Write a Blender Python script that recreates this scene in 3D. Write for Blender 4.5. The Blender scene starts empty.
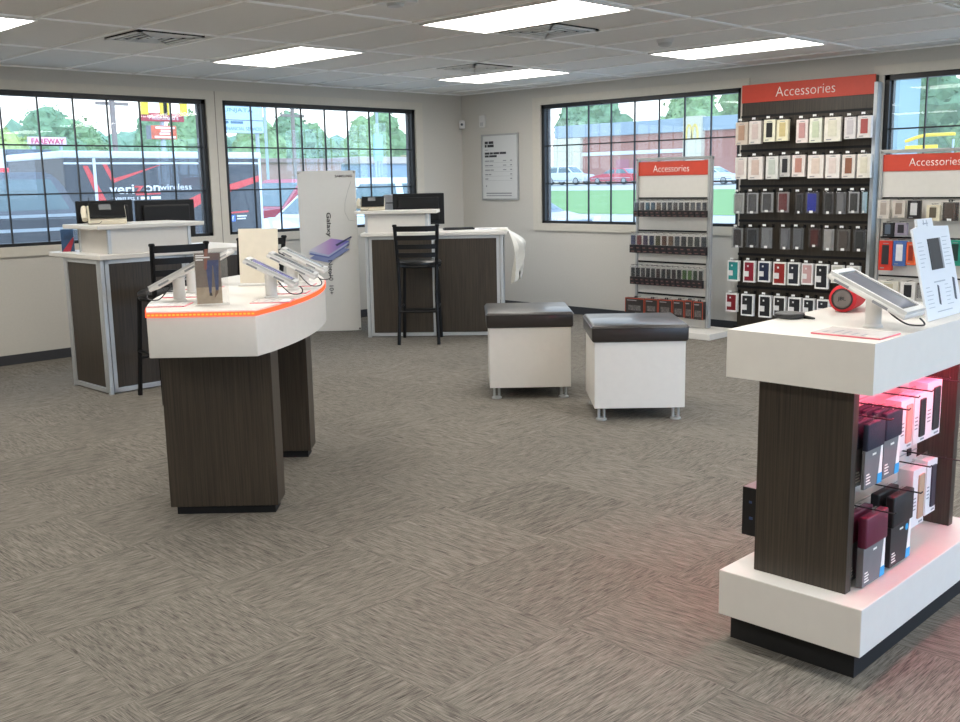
import bpy, bmesh, math, random
from mathutils import Matrix, Vector, noise
random.seed(7)
SC = bpy.context.scene
COL = SC.collection
PI = math.pi
ORD = ['first', 'second', 'third', 'fourth', 'fifth', 'sixth', 'seventh', 'eighth', 'ninth', 'tenth',
       'eleventh', 'twelfth', 'thirteenth', 'fourteenth', 'fifteenth', 'sixteenth', 'seventeenth']

# ---------------------------------------------------------------- materials
def lin(h):
    v = [int(h[i:i+2], 16)/255 for i in (0, 2, 4)]
    return tuple(x/12.92 if x <= .04045 else ((x+.055)/1.055)**2.4 for x in v)

MC = {}
def mat(name, hexcol, rough=.5, metal=0., var=.05, scale=25., bump=0., coat=0., stretch=None, spec=.5):
    key = (name, hexcol)
    if key in MC: return MC[key]
    m = bpy.data.materials.new(name); m.use_nodes = True
    nt = m.node_tree; N = nt.nodes; L = nt.links
    p = N['Principled BSDF']
    c = lin(hexcol) if isinstance(hexcol, str) else hexcol
    tc = N.new('ShaderNodeTexCoord'); mp = N.new('ShaderNodeMapping'); nz = N.new('ShaderNodeTexNoise')
    if stretch: mp.inputs['Scale'].default_value = stretch
    nz.inputs['Scale'].default_value = scale; nz.inputs['Detail'].default_value = 4
    L.new(tc.outputs['Object'], mp.inputs['Vector']); L.new(mp.outputs['Vector'], nz.inputs['Vector'])
    rp = N.new('ShaderNodeValToRGB')
    rp.color_ramp.elements[0].position = .3; rp.color_ramp.elements[1].position = .7
    rp.color_ramp.elements[0].color = (*[x*(1-var) for x in c], 1)
    rp.color_ramp.elements[1].color = (*[min(1, x*(1+var)) for x in c], 1)
    L.new(nz.outputs['Fac'], rp.inputs['Fac']); L.new(rp.outputs['Color'], p.inputs['Base Color'])
    p.inputs['Roughness'].default_value = rough; p.inputs['Metallic'].default_value = metal
    p.inputs['Specular IOR Level'].default_value = spec
    if coat: p.inputs['Coat Weight'].default_value = coat
    if bump:
        b = N.new('ShaderNodeBump'); b.inputs['Strength'].default_value = bump; b.inputs['Distance'].default_value = .01
        L.new(nz.outputs['Fac'], b.inputs['Height']); L.new(b.outputs['Normal'], p.inputs['Normal'])
    MC[key] = m
    return m

def emit(name, col, strength):
    key = (name, 'e')
    if key in MC: return MC[key]
    m = bpy.data.materials.new(name); m.use_nodes = True
    nt = m.node_tree; N = nt.nodes
    N.remove(N['Principled BSDF'])
    e = N.new('ShaderNodeEmission'); e.inputs['Color'].default_value = (*col, 1); e.inputs['Strength'].default_value = strength
    nt.links.new(e.outputs[0], N['Material Output'].inputs[0])
    MC[key] = m
    return m

def clear(name, tint=(1, 1, 1), film=.05, gloss=.06, rough=.02, filmcol=(.9, .95, 1)):
    key = (name, 'g')
    if key in MC: return MC[key]
    m = bpy.data.materials.new(name); m.use_nodes = True
    nt = m.node_tree; N = nt.nodes; L = nt.links
    N.remove(N['Principled BSDF'])
    t = N.new('ShaderNodeBsdfTransparent'); t.inputs['Color'].default_value = (*tint, 1)
    f = N.new('ShaderNodeBsdfTranslucent'); f.inputs['Color'].default_value = (*filmcol, 1)
    d = N.new('ShaderNodeBsdfDiffuse'); d.inputs['Color'].default_value = (*filmcol, 1)
    g = N.new('ShaderNodeBsdfGlossy'); g.inputs['Roughness'].default_value = rough
    x0 = N.new('ShaderNodeMixShader'); x0.inputs[0].default_value = .5
    L.new(f.outputs[0], x0.inputs[1]); L.new(d.outputs[0], x0.inputs[2])
    x1 = N.new('ShaderNodeMixShader'); x1.inputs[0].default_value = film
    x2 = N.new('ShaderNodeMixShader')
    fr = N.new('ShaderNodeLayerWeight'); fr.inputs['Blend'].default_value = .12
    mu = N.new('ShaderNodeMath'); mu.operation = 'MULTIPLY_ADD'; mu.inputs[1].default_value = .6; mu.inputs[2].default_value = gloss
    L.new(fr.outputs['Facing'], mu.inputs[0]); L.new(mu.outputs[0], x2.inputs[0])
    L.new(t.outputs[0], x1.inputs[1]); L.new(x0.outputs[0], x1.inputs[2])
    L.new(x1.outputs[0], x2.inputs[1]); L.new(g.outputs[0], x2.inputs[2])
    L.new(x2.outputs[0], N['Material Output'].inputs[0])
    MC[key] = m
    return m

# ---------------------------------------------------------------- mesh builder
class B:
    def __init__(s): s.bm = bmesh.new()
    def _add(s, vs, fs, mx=None):
        if mx is not None: vs = [mx @ Vector(v) for v in vs]
        bv = [s.bm.verts.new(v) for v in vs]
        for f in fs:
            try: s.bm.faces.new([bv[i] for i in f])
            except ValueError: pass
        return bv
    def box(s, x0, x1, y0, y1, z0, z1, mx=None, bev=0., seg=2):
        if x0 > x1: x0, x1 = x1, x0
        if y0 > y1: y0, y1 = y1, y0
        if z0 > z1: z0, z1 = z1, z0
        t = bmesh.new()
        vs = [t.verts.new(v) for v in ((x0,y0,z0),(x1,y0,z0),(x1,y1,z0),(x0,y1,z0),(x0,y0,z1),(x1,y0,z1),(x1,y1,z1),(x0,y1,z1))]
        for f in ((3,2,1,0),(4,5,6,7),(0,1,5,4),(1,2,6,5),(2,3,7,6),(3,0,4,7)): t.faces.new([vs[i] for i in f])
        if bev: bmesh.ops.bevel(t, geom=t.edges[:], offset=bev, segments=seg, profile=.5, affect='EDGES')
        s._merge(t, mx); return s
    def _merge(s, t, mx):
        t.verts.ensure_lookup_table(); t.verts.index_update()
        s._add([v.co.copy() for v in t.verts], [[v.index for v in f.verts] for f in t.faces], mx); t.free()
    def prism(s, poly, z0, z1, mx=None, bev=0.):
        """poly in xy, counter-clockwise, extruded z0..z1"""
        n = len(poly); t = bmesh.new()
        lo = [t.verts.new((x, y, z0)) for x, y in poly]; hi = [t.verts.new((x, y, z1)) for x, y in poly]
        t.faces.new(lo[::-1]); t.faces.new(hi)
        for i in range(n): t.faces.new((lo[i], lo[(i+1) % n], hi[(i+1) % n], hi[i]))
        if bev: bmesh.ops.bevel(t, geom=t.edges[:], offset=bev, segments=2, profile=.5, affect='EDGES')
        s._merge(t, mx); return s
    def tube(s, pts, r, seg=10, mx=None, cap=True):
        pts = [Vector(p) for p in pts]; n = len(pts); vs = []; fs = []
        rs = r if isinstance(r, (list, tuple)) else [r]*n
        up = None
        for i, p in enumerate(pts):
            d = (pts[min(i+1, n-1)]-pts[max(i-1, 0)]).normalized()
            if up is None:
                up = Vector((0, 0, 1)) if abs(d.z) < .9 else Vector((1, 0, 0))
            a = d.cross(up).normalized(); b = a.cross(d).normalized(); up = b
            for k in range(seg):
                t = 2*PI*k/seg
                vs.append(p+(a*math.cos(t)+b*math.sin(t))*rs[i])
        for i in range(n-1):
            for k in range(seg):
                k2 = (k+1) % seg
                fs.append((i*seg+k, i*seg+k2, (i+1)*seg+k2, (i+1)*seg+k))
        if cap:
            fs.append(tuple(range(seg))[::-1]); fs.append(tuple((n-1)*seg+k for k in range(seg)))
        s._add(vs, fs, mx); return s
    def lathe(s, prof, seg=28, mx=None):
        """prof: list of (r,z)"""
        vs = []; fs = []; n = len(prof)
        for r, z in prof:
            for k in range(seg):
                t = 2*PI*k/seg; vs.append((max(r, 1e-4)*math.cos(t), max(r, 1e-4)*math.sin(t), z))
        for i in range(n-1):
            for k in range(seg):
                k2 = (k+1) % seg; fs.append((i*seg+k, i*seg+k2, (i+1)*seg+k2, (i+1)*seg+k))
        fs.append(tuple(range(seg))[::-1]); fs.append(tuple((n-1)*seg+k for k in range(seg)))
        s._add(vs, fs, mx); return s
    def grid(s, fn, nu, nv, mx=None):
        vs = [fn(i/nu, j/nv) for j in range(nv+1) for i in range(nu+1)]
        fs = [(j*(nu+1)+i, j*(nu+1)+i+1, (j+1)*(nu+1)+i+1, (j+1)*(nu+1)+i) for j in range(nv) for i in range(nu)]
        s._add(vs, fs, mx); return s
    def blob(s, c, r, sub=3, amp=.2, freq=1.5, seed=0., squash=(1, 1, 1)):
        t = bmesh.new(); bmesh.ops.create_icosphere(t, subdivisions=sub, radius=1)
        for v in t.verts:
            d = v.co.normalized(); q = d*freq+Vector((seed, seed*.7, -seed))
            k = 1+amp*noise.fractal(q, .8, 2.1, 4)
            v.co = Vector((d.x*squash[0], d.y*squash[1], d.z*squash[2]))*r*k+Vector(c)
        s._merge(t, None); return s

def link(name, b, m, parent=None, loc=None, rz=0., smooth=False, mx=None):
    me = bpy.data.meshes.new(name)
    bmesh.ops.recalc_face_normals(b.bm, faces=b.bm.faces[:])
    b.bm.to_mesh(me); b.bm.free()
    if smooth:
        for p in me.polygons: p.use_smooth = True
        try: me.set_sharp_from_angle(angle=math.radians(40))
        except Exception: pass
    o = bpy.data.objects.new(name, me); COL.objects.link(o)
    me.materials.append(m)
    if parent is not None: o.parent = parent
    if mx is not None: o.matrix_basis = mx
    if loc is not None: o.location = loc
    if rz: o.rotation_euler = (0, 0, rz)
    return o

def tag(o, label, cat, group=None):
    o['label'] = label; o['category'] = cat
    if group: o['group'] = group
    return o

def thing(name, label, cat, loc=(0, 0, 0), rz=0., group=None):
    o = bpy.data.objects.new(name, None); COL.objects.link(o)
    o.location = loc; o.rotation_euler = (0, 0, rz); o.empty_display_size = .05
    return tag(o, label, cat, group)

def struct(name, b, m, parent=None):
    o = link(name, b, m, parent)
    if parent is None: o['kind'] = 'structure'
    return o

def textmesh(name, body, m, parent, mx, w=None, h=None, depth=.0008, shear=0., bold=0.):
    """lettering laid in local xy, centred, then placed with mx"""
    cu = bpy.data.curves.new(name, 'FONT'); cu.body = body; cu.size = 1; cu.align_x = 'CENTER'; cu.align_y = 'CENTER'
    cu.resolution_u = 3; cu.shear = shear
    if bold: cu.offset = bold
    t = bpy.data.objects.new(name+'_c', cu); COL.objects.link(t)
    dg = bpy.context.evaluated_depsgraph_get(); dg.update()
    me = bpy.data.meshes.new_from_object(t.evaluated_get(dg))
    bpy.data.objects.remove(t)
    xs = [v.co.x for v in me.vertices]; ys = [v.co.y for v in me.vertices]
    cx, cy = (min(xs)+max(xs))/2, (min(ys)+max(ys))/2
    sx = w/(max(xs)-min(xs)) if w else None; sy = h/(max(ys)-min(ys)) if h else None
    sx = sx or sy; sy = sy or sx
    bm = bmesh.new(); bm.from_mesh(me)
    for v in bm.verts: v.co = Vector(((v.co.x-cx)*sx, (v.co.y-cy)*sy, 0))
    ex = bmesh.ops.extrude_face_region(bm, geom=bm.faces[:])
    for v in ex['geom']:
        if isinstance(v, bmesh.types.BMVert): v.co.z += depth
    bmesh.ops.recalc_face_normals(bm, faces=bm.faces[:])
    bm.to_mesh(me); bm.free(); me.name = name
    me.materials.clear(); me.materials.append(m)
    o = bpy.data.objects.new(name, me); COL.objects.link(o)
    o.parent = parent; o.matrix_basis = mx
    return o

def rot(axis, deg): return Matrix.Rotation(math.radians(deg), 4, axis)
def tr(x, y, z): return Matrix.Translation((x, y, z))
# lettering frames: text x -> given dir, text y -> up
FACE_NY = rot('X', 90)                       # faces -y, reads along +x
FACE_NX = rot('Z', -90) @ rot('X', 90)       # faces -x, reads along -y

# ---------------------------------------------------------------- palette
GREIGE = mat('wall_paint', 'c5c1b9', .85, var=.02, scale=60, bump=.03)
TRIMP = mat('trim_paint', 'cbc5b9', .6, var=.02)
BLACKF = mat('black_window_frame', '17181a', .45)
WHITEL = mat('white_laminate', 'd8d4cd', .38, var=.015)
ALU = mat('brushed_aluminium', 'c6c9cb', .38, metal=.55, var=.05, scale=8, stretch=(40, 40, 1))
SILVER = mat('silver_paint', 'a9aaa8', .45, metal=.3)
BLK = mat('black_plastic', '111112', .4, spec=.4)
BLKM = mat('matt_black', '0e0e0f', .7)
BLKMET = mat('black_metal', '08080a', .45, spec=.3)
CHROME = mat('chrome_steel', 'c8c8c8', .22, metal=1)
WHITEP = mat('white_plastic', 'd6d4d0', .4, var=.02)
RED = mat('red_header', 'c9442f', .5, var=.03)
LETW = mat('white_lettering', 'f0ece6', .5, var=.01)
LETK = mat('dark_lettering', '2a2b2e', .6, var=.02)
GREYL = mat('grey_lettering', '8b8d90', .6, var=.02)

def wood():
    m = bpy.data.materials.new('dark_wood_laminate'); m.use_nodes = True
    N = m.node_tree.nodes; L = m.node_tree.links; p = N['Principled BSDF']
    tc = N.new('ShaderNodeTexCoord'); mp = N.new('ShaderNodeMapping')
    mp.inputs['Scale'].default_value = (70, 70, 1.3)
    n1 = N.new('ShaderNodeTexNoise'); n1.inputs['Scale'].default_value = 2.2; n1.inputs['Detail'].default_value = 7; n1.inputs['Roughness'].default_value = .65
    L.new(tc.outputs['Object'], mp.inputs['Vector']); L.new(mp.outputs['Vector'], n1.inputs['Vector'])
    r = N.new('ShaderNodeValToRGB')
    r.color_ramp.elements[0].position = .28; r.color_ramp.elements[0].color = (*lin('201b16'), 1)
    r.color_ramp.elements[1].position = .75; r.color_ramp.elements[1].color = (*lin('4a4034'), 1)
    L.new(n1.outputs['Fac'], r.inputs['Fac']); L.new(r.outputs['Color'], p.inputs['Base Color'])
    p.inputs['Roughness'].default_value = .42
    return m
WOOD = wood()

def carpet():
    m = bpy.data.materials.new('carpet_tile'); m.use_nodes = True
    N = m.node_tree.nodes; L = m.node_tree.links; p = N['Principled BSDF']
    def math_(op, a, b=None):
        n = N.new('ShaderNodeMath'); n.operation = op
        for i, v in enumerate((a, b)):
            if v is None: continue
            if isinstance(v, (int, float)): n.inputs[i].default_value = v
            else: L.new(v, n.inputs[i])
        return n.outputs[0]
    tc = N.new('ShaderNodeTexCoord'); sp = N.new('ShaderNodeSeparateXYZ'); L.new(tc.outputs['Object'], sp.inputs[0])
    x, y = sp.outputs[0], sp.outputs[1]
    ix = math_('FLOOR', math_('DIVIDE', math_('ADD', x, 6.18), .6)); iy = math_('FLOOR', math_('DIVIDE', math_('ADD', y, 4.92), .6))
    par = math_('FLOORED_MODULO', math_('ADD', ix, iy), 2.)
    seed = math_('ADD', math_('MULTIPLY', ix, 3.17), math_('MULTIPLY', iy, 7.31))
    c1 = N.new('ShaderNodeCombineXYZ'); L.new(x, c1.inputs[0]); L.new(y, c1.inputs[1])
    c2 = N.new('ShaderNodeCombineXYZ'); L.new(y, c2.inputs[0]); L.new(x, c2.inputs[1])
    mx = N.new('ShaderNodeMix'); mx.data_type = 'VECTOR'
    L.new(par, mx.inputs[0]); L.new(c1.outputs[0], mx.inputs[4]); L.new(c2.outputs[0], mx.inputs[5])
    off = N.new('ShaderNodeCombineXYZ'); L.new(seed, off.inputs[2])
    va = N.new('ShaderNodeVectorMath'); L.new(mx.outputs[1], va.inputs[0]); L.new(off.outputs[0], va.inputs[1])
    def nz(sc, det, w=1.):
        mp = N.new('ShaderNodeMapping'); mp.inputs['Scale'].default_value = sc; L.new(va.outputs[0], mp.inputs[0])
        n = N.new('ShaderNodeTexNoise'); n.inputs['Scale'].default_value = 1; n.inputs['Detail'].default_value = det; n.inputs['Roughness'].default_value = .6
        L.new(mp.outputs[0], n.inputs['Vector']); return n.outputs['Fac']
    f = math_('ADD', math_('MULTIPLY', nz((430, 17, 1), 4), .72), math_('MULTIPLY', nz((120, 8, 1), 2), .28))
    tn = N.new('ShaderNodeTexWhiteNoise'); tn.noise_dimensions = '1D'; L.new(seed, tn.inputs['W'])
    f = math_('ADD', f, math_('MULTIPLY', math_('SUBTRACT', tn.outputs['Value'], .5), .035))
    r = N.new('ShaderNodeValToRGB'); e = r.color_ramp.elements
    e[0].position = .33; e[0].color = (*lin('393630'), 1); e[1].position = .66; e[1].color = (*lin('938d83'), 1)
    k = r.color_ramp.elements.new(.47); k.color = (*lin('6c675f'), 1)
    L.new(f, r.inputs['Fac']); L.new(r.outputs['Color'], p.inputs['Base Color'])
    p.inputs['Roughness'].default_value = .95; p.inputs['Specular IOR Level'].default_value = .15
    b = N.new('ShaderNodeBump'); b.inputs['Strength'].default_value = .25; b.inputs['Distance'].default_value = .004
    L.new(f, b.inputs['Height']); L.new(b.outputs[0], p.inputs['Normal'])
    return m

# ---------------------------------------------------------------- room shell
H = 2.44
XW, YW = -10.6, -10.8          # far walls behind the camera
b = B(); b.box(XW, 0, YW, 0, -.12, 0); struct('floor', b, carpet())
CEIL = mat('ceiling_tile', 'e4e2de', .9, var=.04, scale=180, bump=.1)
b = B(); b.box(XW-.15, .15, YW-.15, .15, H+.012, H+.2); ceil = struct('ceiling', b, CEIL)
b = B()
gx = [-.364-.622*k for k in range(-0, 17)]; gy = [.035-1.255*k for k in range(0, 9)]
for x in gx:
    if XW < x < 0: b.box(x-.013, x+.013, YW, -.001, H+.001, H+.013)
for y in gy:
    if YW < y < 0: b.box(XW, -.001, y-.013, y+.013, H+.003, H+.013)
b.box(XW, 0, -.02, -.0005, H, H+.012); b.box(-.02, -.0005, YW, -.02, H, H+.012)
link('ceiling_grid', b, mat('grid_white', 'fdfcfa', .6, var=.01), ceil)

def wall(name, x0, x1, axis, holes, side):
    """wall slab along an axis with rectangular holes (a0,a1,z0,z1); side gives the thickness span"""
    b = B(); s0, s1 = side
    def slab(a0, a1, z0, z1):
        if a1-a0 < 1e-4 or z1-z0 < 1e-4: return
        if axis == 'x': b.box(a0, a1, s0, s1, z0, z1)
        else: b.box(s0, s1, a0, a1, z0, z1)
    c = x0
    for a0, a1, z0, z1 in sorted(holes):
        slab(c, a0, 0, H+.012); slab(a0, a1, 0, z0); slab(a0, a1, z1, H+.012); c = a1
    slab(c, x1, 0, H+.012)
    return struct(name, b, GREIGE)
ZB, ZT = .982, 2.256
W1 = (-5.91, -3.385); W2 = (-3.212, -.745); W3 = (-3.70, -1.245); W4 = (-7.49, -5.03)
wall('wall_left', XW-.15, 0.15, 'x', [(*W1, ZB, ZT), (*W2, ZB, ZT)], (0, .15))
wall('wall_right', YW-.15, 0, 'y', [(*W3, ZB, ZT), (*W4, ZB, ZT)], (0, .15))
wall('wall_back', YW-.15, 0, 'y', [], (XW-.15, XW))
W5 = (-7.3, -.5)
wall('wall_front', XW, 0, 'x', [(*W5, .1, 2.36)], (YW-.15, YW))

GLASS = clear('window_glass', tint=(.95, .97, .97), film=.058, gloss=.008, rough=.0)  # bluish-white film in the glass stands in for haze and glare outdoors
def window(name, w, axis, wid=2.47, z0=ZB, z1=ZT, n=8, rails=(1.41, 1.817), plane=0., flip=1):
    r = bpy.data.objects.new(name, None); COL.objects.link(r); r['kind'] = 'structure'
    mx = Matrix.Identity(4) if axis == 'x' else Matrix(((0, flip, 0, 0), (1, 0, 0, 0), (0, 0, 1, 0), (0, 0, 0, 1)))
    a0, a1 = w; p = plane
    b = B(); t = .042
    for (u0, u1, v0, v1) in ((a0, a1, z1-t, z1), (a0, a1, z0, z0+.028), (a0, a0+t, z0, z1), (a1-t, a1, z0, z1)):
        b.box(u0, u1, p+.0, p+.09, v0, v1, mx)
    for u in (a0+t, a1-t-.014): b.box(u, u+.014, p+.05, p+.09, z0+.02, z1-t, mx)
    link('window_frame', b, BLACKF, r)
    for k in range(1, n):
        u = a0+t+(a1-a0-2*t)*k/n
        b = B(); b.box(u-.005, u+.005, p+.015, p+.035, z0+.02, z1-t, mx); link('muntin', b, BLACKF, r)
    for z in rails:
        b = B(); b.box(a0+t, a1-t, p+.013, p+.037, z-.0062, z+.0062, mx); link('muntin', b, BLACKF, r)
    b = B(); b.box(a0+t, a1-t, p+.04, p+.046, z0+.025, z1-t, mx); link('window_pane', b, GLASS, r)
    return r
window('window_1', W1, 'x'); window('window_2', W2, 'x')
window('window_3', W3, 'y'); window('window_4', W4, 'y')
r5 = window('window_5', W5, 'x', z0=.1, z1=2.36, n=7, rails=(), plane=YW-.09)

def casing(name, ws, axis, ends):
    b = B(); t = .022
    def bx(a0, a1, z0, z1, th=t):
        if axis == 'x': b.box(a0, a1, -th, -.0005, z0, z1)
        else: b.box(-th, -.0005, a0, a1, z0, z1)
    lo, hi = ends
    bx(lo, hi, ZT, 2.335); bx(lo, hi, .90, ZB, .02)
    edges = [lo]+[v for w in sorted(ws) for v in w]+[hi]
    for i in range(0, len(edges), 2):
        bx(edges[i], edges[i+1], ZB, ZT)
    struct(name, b, TRIMP)
    return b
casing('trim_1', [W1, W2], 'x', (-6.02, -.638))
casing('trim_2', [W3], 'y', (-3.78, -1.13))
casing('trim_3', [W4], 'y', (-7.6, -4.945))
b = B(); b.box(-3.297, -3.289, -.0235, -.022, .9, 2.335); struct('trim_4', b, mat('joint_shadow_gap', '8d887e', .8))
BASEM = mat('baseboard_vinyl', '35363a', .6)
b = B(); b.box(XW, 0, -.008, -.0005, 0, .083); struct('baseboard_left', b, BASEM)
b = B(); b.box(-.008, -.0005, YW, -.008, 0, .083); struct('baseboard_right', b, BASEM)
b = B(); b.box(XW+.0005, XW+.008, YW, -.008, 0, .083); struct('baseboard_back', b, BASEM)

# ---------------------------------------------------------------- ceiling lights, vents
PANEL = emit('panel_light', (1, .968, .905), 12.5)
LGRP = {(-3.75, -1.855): 'white ceiling light panel above the first counter, beside the square vent by the window',
        (-1.262, -1.855): 'small-looking ceiling light panel beside a vent close to the corner of the room',
        (-3.75, -4.365): 'large ceiling light panel over the middle of the shop, beside the biggest vent',
        (-1.262, -4.365): 'ceiling light panel above the tall accessory wall, past the smoke detector',
        (-6.238, -1.855): 'ceiling light panel cut off above the window with the dark car outside'}
for lx in (-1.262, -3.75, -6.238, -8.726):
    for ly in (-1.855, -4.365, -6.875, -9.385):
        lab = LGRP.get((lx, ly), 'flat ceiling light panel out of view over the shop floor')
        t = thing('ceiling_light', lab, 'ceiling light', (lx, ly, H), group=None if (lx, ly) in LGRP else 'ceiling light panels out of view')
        b = B()
        for (x0, x1, y0, y1) in ((-.3, .3, -.616, -.6), (-.3, .3, .6, .616), (-.3, -.287, -.6, .6), (.287, .3, -.6, .6)):
            b.box(x0, x1, y0, y1, -.008, .012)
        link('light_frame', b, mat('light_frame_white', 'e6e4e0', .5), t)
        b = B(); b.box(-.287, .287, -.6, .6, -.004, .008); link('diffuser', b, PANEL, t)
VM = mat('vent_white', 'e6e4de', .4); VD = mat('vent_dark', '1b1b1c', .8)
def vent(x, y, lab):
    t = thing('ceiling_vent', lab, 'vent', (x, y, H), group=None)
    b = B(); b.box(-.24, .24, -.24, .24, .005, .011); link('vent_opening', b, VD, t)
    for k, r in enumerate((.24, .185, .13, .075)):
        b = B(); w = .02 if k else .03; z0, z1 = -.004, .002
        for a in range(4):
            b.box(-r, r, -r, -r+w, z0, z1, rot('Z', 90*a))
        link('louvre_ring', b, VM, t)
    b = B(); b.box(-.03, .03, -.03, .03, -.002, .006); link('louvre_ring', b, VM, t)
vent(-5.03, -2.17, 'square louvred ceiling vent over the front of the counter by the first window')
vent(-3.14, -4.05, 'large louvred ceiling vent touching the middle light panel')
vent(-1.95, -2.16, 'small-looking louvred ceiling vent beside the light panel towards the room corner')
t = thing('ceiling_grille', 'white egg-crate return grille at the top edge above the accessory stands', 'vent', (-1.92, -6.86, H))
b = B()
for k in range(-9, 10): b.box(-.29, .29, k*.06-.004, k*.06+.004, -.004, .01)
for k in range(-4, 5): b.box(k*.062-.004, k*.062+.004, -.58, .58, -.004, .01)
link('grille_mesh', b, VM, t)
b = B()
for (x0, x1, y0, y1) in ((-.3, .3, -.61, -.58), (-.3, .3, .58, .61), (-.3, -.28, -.58, .58), (.28, .3, -.58, .58)): b.box(x0, x1, y0, y1, -.006, .012)
link('grille_frame', b, VM, t)
t = thing('smoke_detector', 'small round grey-white smoke detector on the ceiling before the far light panel', 'smoke detector', (-2.137, -4.305, H))
b = B(); b.lathe([(.062, .01), (.062, -.012), (.055, -.02)]); link('detector_base', b, WHITEP, t, smooth=True)
b = B(); b.lathe([(.05, -.02), (.048, -.036), (.03, -.048), (.008, -.05)]); link('detector_cap', b, mat('detector_grey', 'c4c3bf', .5), t, smooth=True)
t = thing('ceiling_sensor', 'pale square sensor box at the top edge of the ceiling between two panels', 'sensor', (-4.72, -4.29, H))
b = B(); b.box(-.09, .09, -.09, .09, -.016, .01, bev=.004); link('sensor_plate', b, WHITEP, t)
b = B(); b.lathe([(.05, -.016), (.045, -.032), (.012, -.036)]); link('sensor_dome', b, mat('sensor_dome', 'b9b8b4', .3), t, smooth=True)

# ---------------------------------------------------------------- wall fittings
t = thing('wall_sensor', 'small white motion sensor in the room corner near the ceiling', 'sensor', (-.03, -.035, 2.06), -PI/4)
b = B(); b.box(-.028, .028, .0, .02, .0, .09, bev=.006); link('sensor_mount', b, WHITEP, t)
b = B(); b.box(-.034, .034, -.055, .0, .0, .095, bev=.012); link('sensor_body', b, WHITEP, t, smooth=True)
b = B(); b.lathe([(.015, 0), (.013, .006), (.005, .009)], mx=tr(0, -.055, .048) @ rot('X', 90)); link('sensor_lens', b, mat('sensor_lens', '55565a', .2), t, smooth=True)
t = thing('wall_chime', 'small plain white upright box on the wall above the framed notice', 'wall box', (-.0, -.36, 2.06), -PI/2)
b = B(); b.box(-.042, .042, -.032, -.001, 0, .135, bev=.005); link('box_cover', b, WHITEP, t)
b = B()
for k in range(4): b.box(-.025, .025, -.0335, -.031, .02+.01*k, .024+.01*k)
link('box_slot', b, GREYL, t)
t = thing('framed_notice', 'silver framed white notice of text lines on the corner wall', 'notice', (0, -.619, 1.235), -PI/2)
b = B(); w, h = .29, .745
for (x0, x1, z0, z1) in ((-w, w, h-.02, h), (-w, w, 0, .02), (-w, -w+.02, .02, h-.02), (w-.02, w, .02, h-.02)): b.box(x0, x1, -.02, -.001, z0, z1, bev=.003)
link('notice_frame', b, SILVER, t)
b = B(); b.box(-w+.018, w-.018, -.01, -.002, .018, h-.018); link('notice_sheet', b, mat('notice_paper', 'cfd0cf', .5, var=.01), t)
b = B(); k0 = .63
def words_row(b, x0, z, hh, lens, gap=.008, y=-.0115):
    x = x0
    for l in lens: b.box(x, x+l, y, y+.0012, z, z+hh); x += l+gap
words_row(b, -.235, .635, .03, (.05, .075), .012); words_row(b, -.235, .598, .03, (.03, .1), .012)
words_row(b, -.235, .517, .024, (.07, .05, .09, .1)); words_row(b, -.235, .485, .024, (.06, .12))
link('notice_heading', b, LETK, t)
b = B(); words_row(b, -.235, .565, .006, (.05,))
for i, z in enumerate((.437, .386, .335, .284, .235)):
    words_row(b, -.235, z, .012, ((.07, .06), (.06, .06), (.08, .05), (.05, .04), (.05,))[i])
    if i < 3: words_row(b, .05, z+.002, .01, (.05,))
    words_row(b, .16, z+.002, .012, (.03,))
    b.box(-.235, .2, -.0115, -.0103, z-.014, z-.012)
words_row(b, -.225, .15, .02, (.015,)); words_row(b, -.22, .07, .014, (.4,)); words_row(b, -.22, .045, .01, (.4,))
link('notice_text', b, GREYL, t)
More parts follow.
